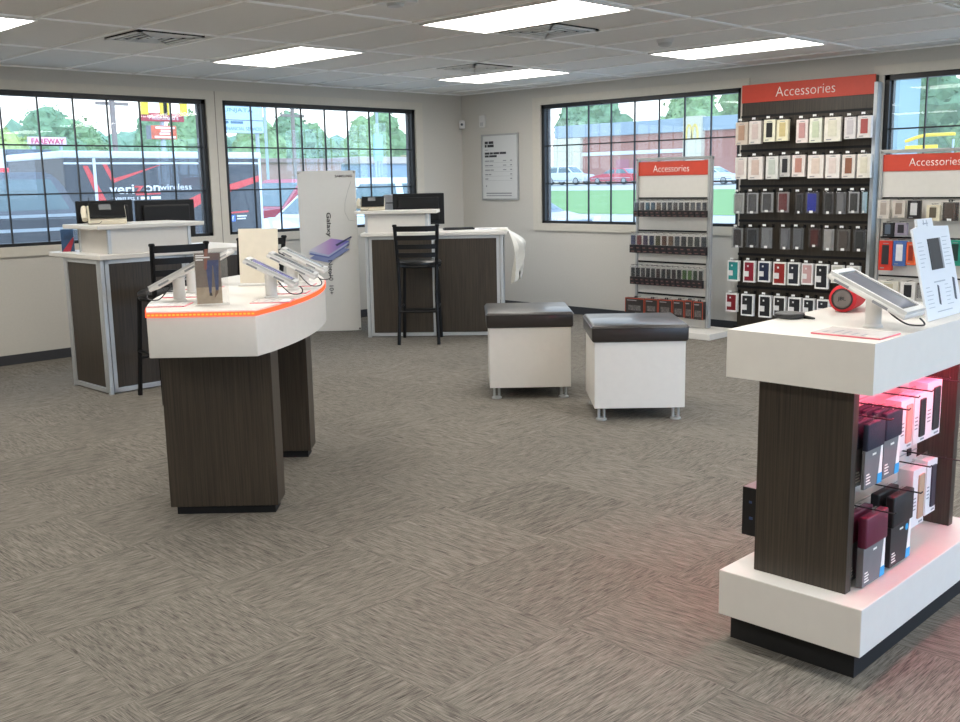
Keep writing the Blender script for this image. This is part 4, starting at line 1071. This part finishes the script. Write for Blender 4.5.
# ---------------------------------------------------------------- outside
GZ = -.2
def gz(x):
    if x <= 30: return GZ
    if x <= 58: return GZ+(x-30)/28*.78
    if x <= 66: return .58+(x-58)/8*.42
    return 1.0
ASPH = mat('asphalt', 'b9b6ad', .9, var=.06, scale=4)
b = B()
xs = [-90, .16, 30, 58, 66, 170]
def strip(xa, xb, ya, yb, off=0.):
    b._add([(xa, ya, gz(xa)+off), (xb, ya, gz(xb)+off), (xb, yb, gz(xb)+off), (xa, yb, gz(xa)+off)], [(0, 1, 2, 3)])
for i in range(len(xs)-1):
    strip(xs[i], xs[i+1], -140, 220)
g = struct('ground', b, ASPH)
b = B(); strip(30.5, 58, -80, 78, .015); o = struct('lawn', b, mat('lawn_grass', '6c9347', .95, var=.12, scale=1.5))
b = B(); strip(5, 29, 26, 27.2, .012); strip(5, 29, 34, 42, .012); struct('lawn_strip', b, mat('lawn_grass', '6c9347', .95, var=.12, scale=1.5))

LEAFC = ['7f9a66', '8ca56e', '78956c', 'a9b468']
def tree(x, y, h, r, c, label, base=.12):
    t = thing('tree', label, 'tree', (x, y, gz(x)-.02), random.uniform(0, 6))
    m = mat('leaf_'+c, c, .9, var=.3, scale=1.6)
    b = B(); b.tube([(0, 0, 0), (.05*r, 0, h*.3), (0, .05*r, h*.7)], [.05*r+.08, .04*r+.06, .04], 8); link('trunk', b, mat('bark', '5d5148', .9), t)
    b = B(); rnd = random.Random(int(x*7+y*3)); z0 = h*base
    for k in range(9):
        f = (k+.5)/9; a = k*2.4; prof = math.sin(PI*min(1., .22+.78*f)**.9)*.75+.18
        rr = r*(.34+.26*prof)
        d = max(0., r*prof-rr) if k < 8 else 0
        b.blob((d*math.cos(a), d*math.sin(a), z0+(h-z0)*f*.97-rr*.55*(f-.35)), rr, 3, .3, 2.2, rnd.uniform(0, 50))
    zt = max(v.co.z for v in b.bm.verts); k_ = (h-z0)/(zt-z0)
    for v in b.bm.verts: v.co.z = z0+(v.co.z-z0)*k_ if v.co.z > z0 else v.co.z
    base_ = [f.calc_center_median() for f in b.bm.faces]; rnd.shuffle(base_)
    for p in base_[:1700]:
        s = r*rnd.uniform(.03, .07); q = p+Vector((rnd.gauss(0, 1), rnd.gauss(0, 1), rnd.gauss(0, 1)))*r*.06
        u = Vector((rnd.gauss(0, 1), rnd.gauss(0, 1), rnd.gauss(0, 1))).normalized(); v = u.orthogonal().normalized()
        b._add([q-u*s, q-v*s*.6, q+u*s, q+v*s*.6], [(0, 1, 2, 3)])
    link('crown', b, m, t)
    return t
TREES = [(22.0, 72, 6.3, 4.2, 3, 'yellow-green tree at the edge of the first window, above the dark off-road car'), (29.0, 80, 8.7, 4.4, 2, 'tallest round tree right behind the pink shop sign'),
         (36.2, 90, 8.2, 4.6, 0, 'tree between the pink shop sign and the utility pole'), (36.6, 76.5, 8.1, 2.4, 2, 'narrow pointed tree behind the utility pole crossbar'),
         (41.4, 82, 6.8, 3.6, 1, 'low tree under the yellow arches sign'), (48.6, 91, 9.0, 4.6, 0, 'tree between the yellow arches and the window post'),
         (50.0, 80, 7.9, 3.8, 1, 'tree behind the pale tenant sign'), (57.6, 85, 9.0, 4.4, 2, 'round-topped tree beside the brown utility pole'), (66.0, 93, 7.9, 4.4, 0, 'low gap tree above the banner top'),
         (65.8, 82.5, 8.0, 3.7, 1, 'tree above the pale long low building'), (76.5, 92, 9.6, 4.7, 0, 'tree behind the slim blue frame sign'),
         (75.4, 81.5, 8.7, 4.2, 1, 'last tree before the room corner in the second window'),
         (99, 76, 13.5, 6.4, 2, 'tree over the far end of the brick building'), (106, 65.5, 12.0, 6.4, 1, 'lower tree over the brick building behind the white car'), (101, 54.5, 14.5, 5.3, 0, 'spreading tree over the middle of the brick building'),
         (104, 43.0, 16, 5.6, 1, 'tree behind the pale tower with the letter mark'), (95, 33.0, 15.5, 6.4, 2, 'dark tree past the end of the brick building'), (88, 21, 16, 5.8, 0, 'big tree behind the yellow curved band'), (93, 9, 16, 6.2, 1, 'wide tree beyond the last window, past the yellow band')]
for (x, y, h, r, c, lab) in TREES: tree(x, y, h, r, LEAFC[c], lab, .05)
b = B()
for i in range(40):
    b.blob((20+i*1.75, 104+1.2*math.sin(i*1.7), 2.9), 3.4+.8*math.sin(i*2.3), 3, .3, 2., i*3.1, (1, .7, 1.25))
o = link('hedge_foliage', b, mat('leaf_hedge', '7f9c7c', .9, var=.25, scale=1.2)); tag(o, 'low green undergrowth filling in behind the trees of the first two windows', 'undergrowth'); o['kind'] = 'stuff'

# ---- vehicles: local +x is the nose, origin on the ground
GLS = mat('car_glass', '54696a', .08); TYR = mat('tyre', '1c1c1d', .8); HUB = mat('hub_grey', '9a9c9e', .35, metal=.6)
def car(loc, rz, Ln, W, Hh, body, cabin, paint, label, cat='car', name='car', roofc=None):
    """body: side outline (x as a share of length, z in metres); cabin: greenhouse outline"""
    t = thing(name, label, cat, loc, rz)
    PT = mat('paint_'+paint, paint, .3, coat=.5, var=.02)
    mx = rot('X', 90)
    b = B(); b.prism([(x*Ln, z) for x, z in body], -W/2, W/2, mx, bev=.045); link('body', b, PT, t)
    zb = min(z for x, z in cabin); zt = max(z for x, z in cabin)
    b = B(); n = len(cabin)
    def inset(z): return W/2*(.97-.17*(z-zb)/(zt-zb))
    vs = [(x*Ln, -inset(z), z) for x, z in cabin]+[(x*Ln, inset(z), z) for x, z in cabin]
    b._add(vs, [tuple(range(n)), tuple(range(n, 2*n))[::-1]]+[(i, (i+1) % n, n+(i+1) % n, n+i) for i in range(n)])
    bmesh.ops.bevel(b.bm, geom=b.bm.edges[:], offset=.03, segments=2, affect='EDGES')
    cb = link('cabin', b, PT, t)
    # side windows: shrunk greenhouse, split by a pillar
    cx = sum(x for x, z in cabin)/n*Ln; cz = (zb+zt)/2
    xs_ = sorted(x*Ln for x, z in cabin)
    for s in (-1, 1):
        for (lo, hi) in ((0., .46), (.52, 1.)):
            def edge(z, side):
                pts = [(x*Ln, zz) for x, zz in cabin]
                best = []
                for i in range(n):
                    (x0, z0), (x1, z1) = pts[i], pts[(i+1) % n]
                    if (z0-z)*(z1-z) <= 0 and abs(z1-z0) > 1e-6: best.append(x0+(x1-x0)*(z-z0)/(z1-z0))
                return (min(best), max(best))
            z0, z1 = zb+.10*(zt-zb)+.03, zt-.16*(zt-zb)
            a0, a1 = edge(z0, 0); c0, c1 = edge(z1, 0); mgn = .09
            a0 += mgn; a1 -= mgn; c0 += mgn; c1 -= mgn
            xa0, xa1 = max(a0, a0+(a1-a0)*lo), a0+(a1-a0)*hi
            mid0 = a0+(a1-a0)*lo; mid1 = a0+(a1-a0)*hi
            xc0 = c0 if lo == 0 else max(c0, mid0); xc1 = c1 if hi == 1 else min(c1, mid1)
            q = [(mid0, z0), (mid1, z0), (xc1, z1), (xc0, z1)]
            b = B(); b._add([(x, s*(inset(z)+.004), z) for x, z in q]+[(x, s*(inset(z)-.02), z) for x, z in q], [(0, 1, 2, 3), (7, 6, 5, 4), (0, 4, 5, 1), (1, 5, 6, 2), (2, 6, 7, 3), (3, 7, 4, 0)])
            link('side_window', b, GLS, cb)
    # windscreen and rear window from the sloped ends
    pts = [(x*Ln, z) for x, z in cabin]
    fr = max(((pts[i], pts[(i+1) % n]) for i in range(n)), key=lambda e: (e[0][0]+e[1][0]) if abs(e[0][1]-e[1][1]) > .2 else -99)
    re_ = min(((pts[i], pts[(i+1) % n]) for i in range(n)), key=lambda e: (e[0][0]+e[1][0]) if abs(e[0][1]-e[1][1]) > .2 else 99)
    for nm, e, sg in (('windscreen', fr, 1), ('rear_window', re_, -1)):
        (xa, za), (xb, zb_) = e
        if za > zb_: xa, za, xb, zb_ = xb, zb_, xa, za
        p = lambda k: (xa+(xb-xa)*k+sg*.012, za+(zb_-za)*k)
        (x0, z0), (x1, z1) = p(.12), p(.88)
        w0, w1 = inset(z0)*.86, inset(z1)*.86
        b = B(); b._add([(x0, -w0, z0), (x0, w0, z0), (x1, w1, z1), (x1, -w1, z1), (x0-sg*.03, -w0, z0), (x0-sg*.03, w0, z0), (x1-sg*.03, w1, z1), (x1-sg*.03, -w1, z1)],
                     [(0, 1, 2, 3), (7, 6, 5, 4), (0, 4, 5, 1), (1, 5, 6, 2), (2, 6, 7, 3), (3, 7, 4, 0)])
        link(nm, b, GLS, cb)
    wr = .33 if Hh < 1.6 else .37
    for x in (-.31, .31):
        for s in (-1, 1):
            b = B(); m2 = tr(x*Ln, s*(W/2-.1), wr) @ rot('X', 90)
            b.lathe([(wr*.75, -.11), (wr, -.08), (wr, .08), (wr*.75, .11)], 24, m2); wh = link('wheel', b, TYR, t, smooth=True)
            b = B(); b.lathe([(wr*.62, -.118), (wr*.55, -.122), (.02, -.112), (.02, .112), (wr*.55, .122), (wr*.62, .118)], 20, m2); link('hub', b, HUB, wh)
    for s in (-1, 1):
        b = B(); b.box(.5*Ln-.05, .5*Ln+.005, s*W*.38-.16, s*W*.38+.16, .62, .76, bev=.02); link('headlight', b, mat('headlight', 'd8dde0', .15), t)
        b = B(); b.box(-.5*Ln-.005, -.5*Ln+.05, s*W*.4-.1, s*W*.4+.1, .66, .9, bev=.02); link('tail_light', b, mat('tail_light', 'a81e22', .25), t)
    zt_ = max(z for x, z in body)
    b = B(); b.box(-.48*Ln, .22*Ln, -W/2-.006, W/2+.006, zt_-.02, zt_+.012) if cat == 'car' and Hh > 1.81 else b.box(-.46*Ln, .46*Ln, -W/2-.006, W/2+.006, .56, .6)
    if Hh > 1.81: b.box(-.48*Ln, .46*Ln, -W/2-.006, W/2+.006, zt_-.17, zt_-.135)
    link('belt_trim', b, mat('belt_silver', 'b4bcc2', .4), t)
    b = B(); b.box(-.46*Ln, .46*Ln, -W/2-.008, W/2+.008, .42, .47); link('side_trim', b, mat('trim_grey', '6a6c6e', .5), t)
    return t
SEDAN = [(-.5, .3), (.48, .3), (.5, .5), (.49, .7), (.26, .88), (-.3, .92), (-.49, .88)], [(-.42, .9), (-.27, 1.4), (.03, 1.42), (.25, .87)]
SUVP = [(-.5, .32), (.48, .32), (.5, .6), (.48, .9), (.25, 1.05), (-.5, 1.05)], [(-.49, 1.03), (-.45, 1.72), (-.4, 1.76), (.05, 1.76), (.24, 1.03)]
BOXY = [(-.5, .36), (.49, .36), (.5, .8), (.485, 1.25), (.2, 1.37), (-.5, 1.37)], [(-.498, 1.35), (-.468, 1.72), (-.44, 1.84), (.1, 1.84), (.17, 1.37)]
PICK = [(-.5, .4), (.49, .4), (.5, .7), (.49, 1.08), (.2, 1.18), (-.5, 1.15)], [(-.12, 1.14), (-.09, 1.78), (.06, 1.78), (.19, 1.14)]
car((-5.75, 2.55+.9, GZ), PI, 4.5, 1.85, 1.82, *BOXY, '3c4048', 'dark grey boxy off-road car close outside the first window', name='suv')
car((3.75, 7.0, GZ), PI, 4.6, 1.85, 1.7, *SUVP, 'd4dade', 'white car close outside the second window behind the banner', name='suv')
car((4.7, 10.0, GZ), PI, 5.2, 1.9, 1.8, *PICK, 'b3283a', 'red pickup just behind the trailer end in the second window', name='pickup')
car((19.0, 26, GZ), PI, 4.7, 1.8, 1.5, *SEDAN, 'b8c2ca', 'pale silver car farther off above the white car roof')
car((23.6, 29.6, GZ), PI, 4.6, 1.8, 1.5, *SEDAN, '6e86b0', 'blue-grey car at the corner end of the second window')
car((66, 52.9, gz(66)), -PI/2+.04, 4.7, 1.85, 1.7, *SUVP, 'd2d6d8', 'white car parked before the brick building beyond the lawn', name='suv')
car((66, 47.4, gz(66)), PI/2, 4.7, 1.8, 1.45, *SEDAN, 'c22038', 'red car parked before the brick building beyond the lawn')
car((64, 36.2, gz(64)), -PI/2, 4.8, 1.85, 1.5, *SEDAN, 'd8dcde', 'white car between the slim stand and the tall accessory wall')
car((10.6, 9.1, GZ), -PI/2, 4.6, 1.8, 1.45, *SEDAN, '5a6672', 'dark car just showing at the lower corner of the lawn window')

# ---- cargo trailer with lettering
t = thing('cargo_trailer', 'dark grey cargo trailer with red tick and white lettering outside the first two windows', 'trailer', (-1.05, 5.0, GZ))
TRG = mat('trailer_grey', '34373c', .45, var=.04, scale=3)
b = B(); b.box(-1.55, 1.55, 0, 1.9, .42, 2.1, bev=.02); bd = link('trailer_body', b, TRG, t)
WTR = mat('trailer_white', 'd9dcdd', .4)
b = B(); b.box(-1.57, 1.57, -.015, 1.915, 2.06, 2.16, bev=.02); b.box(-1.55, 1.55, -.012, 0, 1.98, 2.005); link('roof_rail', b, WTR, t)
for x in (-1.13, 1.53):
    b = B(); b.box(x-.02, x+.02, -.014, 0, .42, 2.06); link('corner_trim', b, WTR, t)
b = B(); b.box(-1.56, 1.56, -.01, 0, .4, .46); link('bottom_rail', b, WTR, t)
for x in (-.35, .45):
    b = B(); m2 = tr(x, .12, .34) @ rot('X', 90); b.lathe([(.25, -.1), (.34, -.08), (.34, .08), (.25, .1)], 24, m2); wh = link('wheel', b, TYR, t, smooth=True)
    b = B(); b.lathe([(.2, -.105), (.18, -.11), (.18, .11), (.2, .105)], 20, tr(x, .12, .34) @ rot('X', 90)); link('hub', b, WTR, wh)
b = B(); b.tube([(-1.5, .95, .45), (-2.3, .95, .42)], .04, 8); link('drawbar', b, BLKMET, t)
def tz(x, z): return (x+1.05, z-GZ)
REDV = mat('decal_red', 'dc3a38', .5)
def decal(name, pl, m, y=-.004):
    b = B(); b.prism([tz(x, z) for x, z in pl], -y-.003, -y, rot('X', 90)); return link(name, b, m, bd)
decal('red_tick', [(-2.07, 1.80), (-2.0, 1.79), (-1.90, 1.585), (-1.13, 1.79), (-1.93, 1.52)], REDV)
decal('red_swoosh', [(-2.34, 1.76), (-2.27, 1.76), (-2.0, 1.2), (-2.12, 1.2)], REDV)
decal('red_swoosh', [(-.95, 1.2), (-.55, 1.36), (.47, 1.61), (.47, 1.52), (-.45, 1.26), (-.7, 1.14)], REDV)
decal('red_lettering', [(-.11, 1.035), (.24, 1.05), (.24, 1.075), (-.11, 1.06)], REDV)
decal('blue_badge', [(-.11, .915), (.0, .915), (.0, 1.01), (-.11, 1.01)], mat('badge_blue', '3a6fc4', .5))
def ttext(body, x, z, w, h, m, shear=0., bold=.02):
    X, Z = tz(x, z); return textmesh('trailer_lettering', body, m, bd, tr(X, -.0045, Z) @ FACE_NY, w=w, h=h, shear=shear, bold=bold)
ttext('f', -.045, .962, None, .07, LETW)
ttext('veri', -1.805, 1.432, .37, .13, LETW); ttext('z', -1.545, 1.425, .15, .105, REDV); ttext('on', -1.345, 1.432, .25, .10, LETW)
ttext('wireless', -.97, 1.455, .51, .085, LETW, bold=0)
decal('red_lettering', [(-1.6, 1.345), (-1.22, 1.355), (-1.22, 1.375), (-1.6, 1.365)], REDV)
ttext('WIRELESS', -1.79, 1.3, .33, .045, LETW, bold=.01)
b = B()
for x0, x1 in ((-1.58, -1.57), (-1.53, -1.4), (-1.37, -1.22)): X0, Z0 = tz(x0, 1.285); X1, Z1 = tz(x1, 1.325); b.box(X0, X1, -.006, -.004, Z0, Z1)
for x0, x1, z in ((.03, .2, .985), (.03, .18, .945)): X0, Z0 = tz(x0, z); X1, Z1 = tz(x1, z+.02); b.box(X0, X1, -.006, -.004, Z0, Z1)
link('small_lettering', b, LETW, bd)

# ---- signs
def post(t, x, y, z0, z1, r, m, name='pole'):
    b = B(); b.tube([(x, y, z0), (x, y, z1)], r, 10); return link(name, b, m, t)
POLE = mat('galvanised_pole', 'aab6bc', .5, metal=.3); WPOLE = mat('timber_pole', '8f7d74', .9)
# pink supermarket sign  (y = 60)
t = thing('shop_sign', 'pink and white shop name sign on posts before the trees in the first window', 'sign', (20.5, 60, GZ))
b = B(); b.box(-1.24, 1.24, 0, .3, 4.52, 5.1, bev=.01); sg = link('sign_board', b, mat('sign_pink_white', 'ecc7cf', .5), t)
for x in (-.9, .9): post(t, x, .15, 0, 4.6, .1, POLE)
textmesh('sign_lettering', 'FAREWAY', mat('sign_crimson', 'd23a60', .5), sg, tr(0, -.004, 4.82) @ FACE_NY, w=2.2, h=.36, bold=.03)
# yellow arch letter on a pole sign (y = 60)
def arch_poly(w, h, th):
    """one outline of a double-arched letter"""
    n = 14; L_ = []
    out = []
    def arc(cx, rx, top, a0, a1, k): return [(cx+rx*math.cos(a0+(a1-a0)*i/k), top*math.sin(a0+(a1-a0)*i/k)) for i in range(k+1)]
    return None
def arches(name, parent, m, w, h, th, depth, mx):
    b = B(); n = 16
    for s in (-1, 1):
        cx = s*w/4
        ro = (w/4+th*.35, h); ri = (w/4-th*.65, h-th*1.1)
        pts_o = [(cx+ro[0]*math.cos(PI*i/n), ro[1]*math.sin(PI*i/n)**.72 if 0 < i < n else 0) for i in range(n+1)]
        pts_i = [(cx+ri[0]*math.cos(PI*i/n), ri[1]*math.sin(PI*i/n)**.72 if 0 < i < n else 0) for i in range(n+1)]
        for i in range(n):
            q = [pts_i[i], pts_o[i], pts_o[i+1], pts_i[i+1]]
            vs = [(x, z, 0) for x, z in q]+[(x, z, depth) for x, z in q]
            b._add(vs, [(0, 1, 2, 3), (7, 6, 5, 4), (0, 4, 5, 1), (1, 5, 6, 2), (2, 6, 7, 3), (3, 7, 4, 0)])
    return link(name, b, m, parent, mx=mx)
YEL = mat('sign_yellow', 'f2c81e', .4)
t = thing('restaurant_sign', 'tall pole sign with yellow double arch over red boards outside the first window', 'sign', (29.0, 60, GZ))
post(t, 0, .3, 0, 7.0, .16, POLE)
b = B(); b.box(-1.62, 1.62, 0, .5, 6.35, 6.92, bev=.02); sg = link('name_board', b, mat('sign_board_red', 'b8283a', .5), t)
textmesh('board_lettering', "McDonald's", LETW, sg, tr(0, -.01, 6.62) @ FACE_NY, w=2.3, h=.3)
arches('yellow_arches', t, YEL, 3.2, 3.6, .45, .3, tr(0, -.02, 6.78) @ rot('X', 90))
b = B(); b.box(-1.05, .95, 0, .55, 5.1, 6.05, bev=.02); rb = link('reader_board', b, mat('reader_orange', 'e0603a', .5, var=.25, scale=3), t)
b = B()
for (xa, xb, z) in ((-.7, .8, 5.9), (-.3, .45, 5.68), (-.4, .4, 5.48), (-.8, .85, 5.24)): b.box(xa, xb, -.01, 0, z-.07, z+.07)
link('reader_lettering', b, LETW, rb)
b = B(); b.box(-1.12, -1.05, .0, .6, 5.1, 6.05); link('board_edge', b, mat('edge_grey', '6e747a', .5), rb)
# tenant sign
t = thing('tenant_sign', 'pale blue tenant sign board at the top corner of the second window', 'sign', (6.0, 14, GZ))
b = B(); b.box(-.62, .62, 0, .25, 2.98, 3.66, bev=.01); sg = link('sign_board', b, mat('sign_pale_blue', 'b9d2dc', .5), t)
b = B(); b.box(-.62, .62, -.004, .25, 3.67, 4.1); link('top_board', b, mat('sign_dark', '5c666c', .5), t)
b = B(); b.box(-.62, .62, -.008, 0, 3.28, 3.3); link('board_joint', b, mat('edge_grey', '6e747a', .5), sg)
TXB = mat('sign_text_blue', '4a6f86', .6)
textmesh('sign_lettering', 'UNJATA', TXB, sg, tr(-.1, -.003, 3.52) @ FACE_NY, w=.85, h=.12)
textmesh('sign_lettering', 'FINANCIAL SERVICES', TXB, sg, tr(.02, -.003, 3.08) @ FACE_NY, w=1.1, h=.085)
b = B()
for xa, xb in ((-.56, -.4), (-.34, .02)): b.box(xa, xb, -.004, 0, 3.2, 3.26)
link('sign_line', b, TXB, sg)
for x in (-.5, .5): post(t, x, .12, 0, 3.0, .05, POLE)
t = thing('roadside_sign', 'slim tall pale blue frame sign near the corner end of the second window', 'sign', (49.05, 60, GZ))
b = B(); b.box(-.42, .42, 0, .3, 3.6, 5.8); link('sign_board', b, mat('sign_haze_blue', '9cc3d2', .5), t)
for x in (-.34, .34): post(t, x, .15, 0, 3.7, .09, POLE)
for (x, y, h, r, m, lab, nm) in ((37.6, 60, 8.6, .12, POLE, 'pale lamp post behind the trailer end in the second window', 'lamp_post'), (40.2, 60, 9.5, .16, WPOLE, 'brown utility pole in the second window above the red pickup', 'utility_pole'),
                                 (49.9, 61.2, 9.2, .13, POLE, 'pale lamp post next to the slim blue frame sign', 'lamp_post'), (23.2, 56, 9.4, .17, WPOLE, 'utility pole with a crossbar between the shop sign and the yellow arches', 'utility_pole')):
    t = thing(nm, lab, 'pole', (x, y, GZ)); post(t, 0, 0, 0, h, r, m)
    b = B()
    if nm == 'lamp_post': b.tube([(0, 0, h), (.6, 0, h+.25), (1.5, 0, h+.3)], .06, 6); b.box(1.3, 2.0, -.15, .15, h+.22, h+.36)
    else: b.box(-1.1, 1.1, -.08, .08, 7.0, 7.2); b.box(-.9, .9, -.08, .08, 7.7, 7.85)
    link('lamp_head' if nm == 'lamp_post' else 'crossbar', b, m, t)

# ---- buildings
def building(name, label, x0, x1, y0, y1, z0, z1, wallm, roofm, over=.3, rh=.7, win=()):
    t = thing(name, label, 'building', ((x0+x1)/2, (y0+y1)/2, z0)); dx, dy = (x1-x0)/2, (y1-y0)/2
    b = B(); b.box(-dx, dx, -dy, dy, 0, z1-z0-rh); w = link('wall', b, wallm, t)
    b = B(); b.box(-dx-over, dx+over, -dy-over, dy+over, z1-z0-rh, z1-z0, bev=.05); link('roof', b, roofm, t)
    for (xa, xb, za, zb) in win:
        b = B(); b.box(xa, xb, -dy-.05, -dy+.1, za, zb); link('window', b, GLS, w)
    return t
building('long_building', 'pale long low building with blue-grey front far off in the second window', 58.4, 66.0, 74.2, 78.4, GZ, 4.2, mat('wall_blue_grey', '8fa2b4', .8), mat('roof_tan', 'c4b3a6', .8), win=((-4, -2, .8, 2), (0, 3, .8, 2)))
building('brick_shop', 'low reddish brown building band behind the cars in the second window', 42, 53.4, 71, 75.5, GZ, 3.9, mat('wall_red_brown', 'b08a7c', .8), mat('roof_brown', '9c8078', .8), rh=.4, win=((-5, -3, .7, 2), (2, 4, .7, 2)))
building('tan_building', 'tan building beside the slim sign at the corner end of the second window', 67, 72.8, 75, 77.2, GZ, 4.5, mat('wall_ochre', 'c9b684', .8), mat('roof_ochre', 'b7a678', .8), rh=.5, win=((-1.5, .5, .8, 2),))
t = building('dark_building', 'dark grey building with small red pill sign above the dark vehicle roof', 14.0, 16.3, 50, 60, GZ, 3.7, mat('wall_slate', '5d6670', .8), mat('roof_slate', '535b64', .8), rh=.3, over=.1)
b = B(); b.box(-.05, .7, -5.06, -5.0, 2.78, 3.1, bev=.02); link('pill_sign', b, mat('decal_red', 'dc3a38', .5), t)
b = B(); b.box(-.9, -.65, -5.06, -5.0, 3.25, 3.55); link('wall_plate', b, LETW, t)
t = building('fuel_canopy', 'canopy with red and white fascia behind the dark vehicle roof', 4.3, 13.45, 50, 57, GZ, 3.7, mat('canopy_white', 'd8e0e2', .6), mat('canopy_white', 'd8e0e2', .6), rh=1.2)
b = B(); b.box(-4.5, 5.0, -5.2, -5.0, 2.42, 2.85, bev=.04); b.box(3.9, 4.6, -5.22, -5.2, 2.5, 2.75); link('red_fascia', b, mat('decal_red', 'dc3a38', .5), t)
# brick restaurant beyond the lawn
def brick():
    m = bpy.data.materials.new('red_brick'); m.use_nodes = True; N = m.node_tree.nodes; L = m.node_tree.links
    tc = N.new('ShaderNodeTexCoord'); mp = N.new('ShaderNodeMapping'); mp.inputs['Rotation'].default_value = (PI/2, 0, PI/2)
    br = N.new('ShaderNodeTexBrick'); br.inputs['Scale'].default_value = 4
    br.inputs['Color1'].default_value = (*lin('b0483c'), 1); br.inputs['Color2'].default_value = (*lin('9c3c32'), 1); br.inputs['Mortar'].default_value = (*lin('a8705f'), 1)
    L.new(tc.outputs['Object'], mp.inputs[0]); L.new(mp.outputs[0], br.inputs['Vector']); L.new(br.outputs['Color'], N['Principled BSDF'].inputs['Base Color'])
    N['Principled BSDF'].inputs['Roughness'].default_value = .9
    return m
BRK = brick()
t = thing('restaurant_building', 'long red brick building with grey roof band beyond the lawn', 'building', (75, 38, 1.0))
b = B(); b.box(0, 12, -1.5, 24, 0, 5.2); wl = link('brick_wall', b, BRK, t)
b = B(); b.box(-.35, 12, -1.8, 24, 4.75, 6.0, bev=.04); link('roof_band', b, mat('roof_band_grey', '93a3ad', .6), t)
b = B(); b.box(-.12, 0, 8.2, 23, 2.85, 3.2); link('white_band', b, mat('band_white', 'd8dcdc', .6), wl)
b = B(); b.box(-.6, 0.2, 6.0, 8.0, 0, 6.1, bev=.02); tw = link('pale_tower', b, mat('tower_tan', 'cfc7ae', .8), t)
arches('yellow_mark', tw, mat('mark_tan_yellow', 'e2c466', .5), 1.3, 1.4, .2, .06, tr(-.6, 7.0, 4.0) @ FACE_NX)
for y in (12.5, 14.6):
    b = B(); b.box(-.06, .05, y, y+1.6, .0, 2.4); link('door', b, mat('door_red', 'a8606a', .6), wl)
b = B(); b.box(-.5, .2, 20.5, 24.1, 0, 4.7, bev=.02); link('tan_pier', b, mat('tower_tan', 'cfc7ae', .8), t)
# yellow band on the restaurant's side seen through the last window
t = thing('play_structure', 'yellow curved band structure seen through the last window', 'play frame', (70, 23.4, 1.0))
b = B(); b.tube([(0, -.1-i*.3, 2.85+.42*math.sin(min(1, i/6)*PI/2)) for i in range(13)], .13, 8); link('yellow_band', b, YEL, t)
b = B(); b.box(-.1, .1, -2.5, -.1, 2.25, 2.55, bev=.04); link('yellow_bar', b, YEL, t)
for y in (-.2, -3.6): post(t, 0, y, -.0, 2.9, .08, POLE)
t = building('pylon_block', 'slim blue-grey upright block behind the yellow band in the last window', 72, 76, 24.75, 25.6, 1.0, 9.6, mat('wall_teal_grey', '93a9ad', .8), mat('wall_teal_grey', '93a9ad', .8), rh=.5)

# ---------------------------------------------------------------- sky, camera, view
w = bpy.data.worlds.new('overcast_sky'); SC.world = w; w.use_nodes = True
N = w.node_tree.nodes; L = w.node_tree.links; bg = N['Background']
tc = N.new('ShaderNodeTexCoord'); sp = N.new('ShaderNodeSeparateXYZ'); rp = N.new('ShaderNodeValToRGB'); mr = N.new('ShaderNodeMapRange')
mr.inputs[1].default_value = -1; mr.inputs[2].default_value = 1
L.new(tc.outputs['Generated'], sp.inputs[0]); L.new(sp.outputs[2], mr.inputs[0]); L.new(mr.outputs[0], rp.inputs[0])
e = rp.color_ramp.elements
e[0].position = .49; e[0].color = (.35, .36, .37, 1); e[1].position = 1.; e[1].color = (.55, .82, 1.25, 1)
k = e.new(.505); k.color = (.98, 1., 1.02, 1); k = e.new(.59); k.color = (.95, 1., 1.04, 1); k = e.new(.68); k.color = (.6, .85, 1.22, 1)
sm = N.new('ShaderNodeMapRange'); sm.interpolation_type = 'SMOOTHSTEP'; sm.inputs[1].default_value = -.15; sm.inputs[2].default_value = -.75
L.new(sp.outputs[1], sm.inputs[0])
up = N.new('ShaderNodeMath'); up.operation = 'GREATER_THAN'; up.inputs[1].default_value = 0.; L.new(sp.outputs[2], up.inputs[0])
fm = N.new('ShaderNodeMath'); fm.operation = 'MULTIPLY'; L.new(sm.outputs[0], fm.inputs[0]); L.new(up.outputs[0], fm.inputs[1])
mxc = N.new('ShaderNodeMix'); mxc.data_type = 'RGBA'; L.new(fm.outputs[0], mxc.inputs[0]); L.new(rp.outputs[0], mxc.inputs[6]); mxc.inputs[7].default_value = (1.0, 1.36, 1.95, 1)  # bluer, brighter sky added towards -y, unseen, to cast cool light on the kiosk side
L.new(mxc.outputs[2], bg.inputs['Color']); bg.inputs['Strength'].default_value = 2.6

cam = bpy.data.cameras.new('camera'); co = bpy.data.objects.new('camera', cam); COL.objects.link(co)
cam.sensor_fit = 'HORIZONTAL'; cam.sensor_width = 36; cam.lens = 1014.99/960*36; cam.clip_end = 600; cam.clip_start = .05
r = Vector((.700727, -.713196, -.0182715)); u = Vector((.136602, .108989, .984612)); f = Vector((.70023, .69244, -.173795))
M_ = Matrix((r, u, -f)).transposed().to_4x4(); M_.translation = Vector((-8.592155, -8.728069, 1.445143))
co.matrix_world = M_
SC.camera = co
vs = SC.view_settings; vs.view_transform = 'Standard'; vs.look = 'None'; vs.gamma = 1; vs.use_curve_mapping = False; vs.exposure = .08
SC.cycles.max_bounces = 8; SC.cycles.diffuse_bounces = 5; SC.cycles.transparent_max_bounces = 24
SC.cycles.sample_clamp_indirect = 8
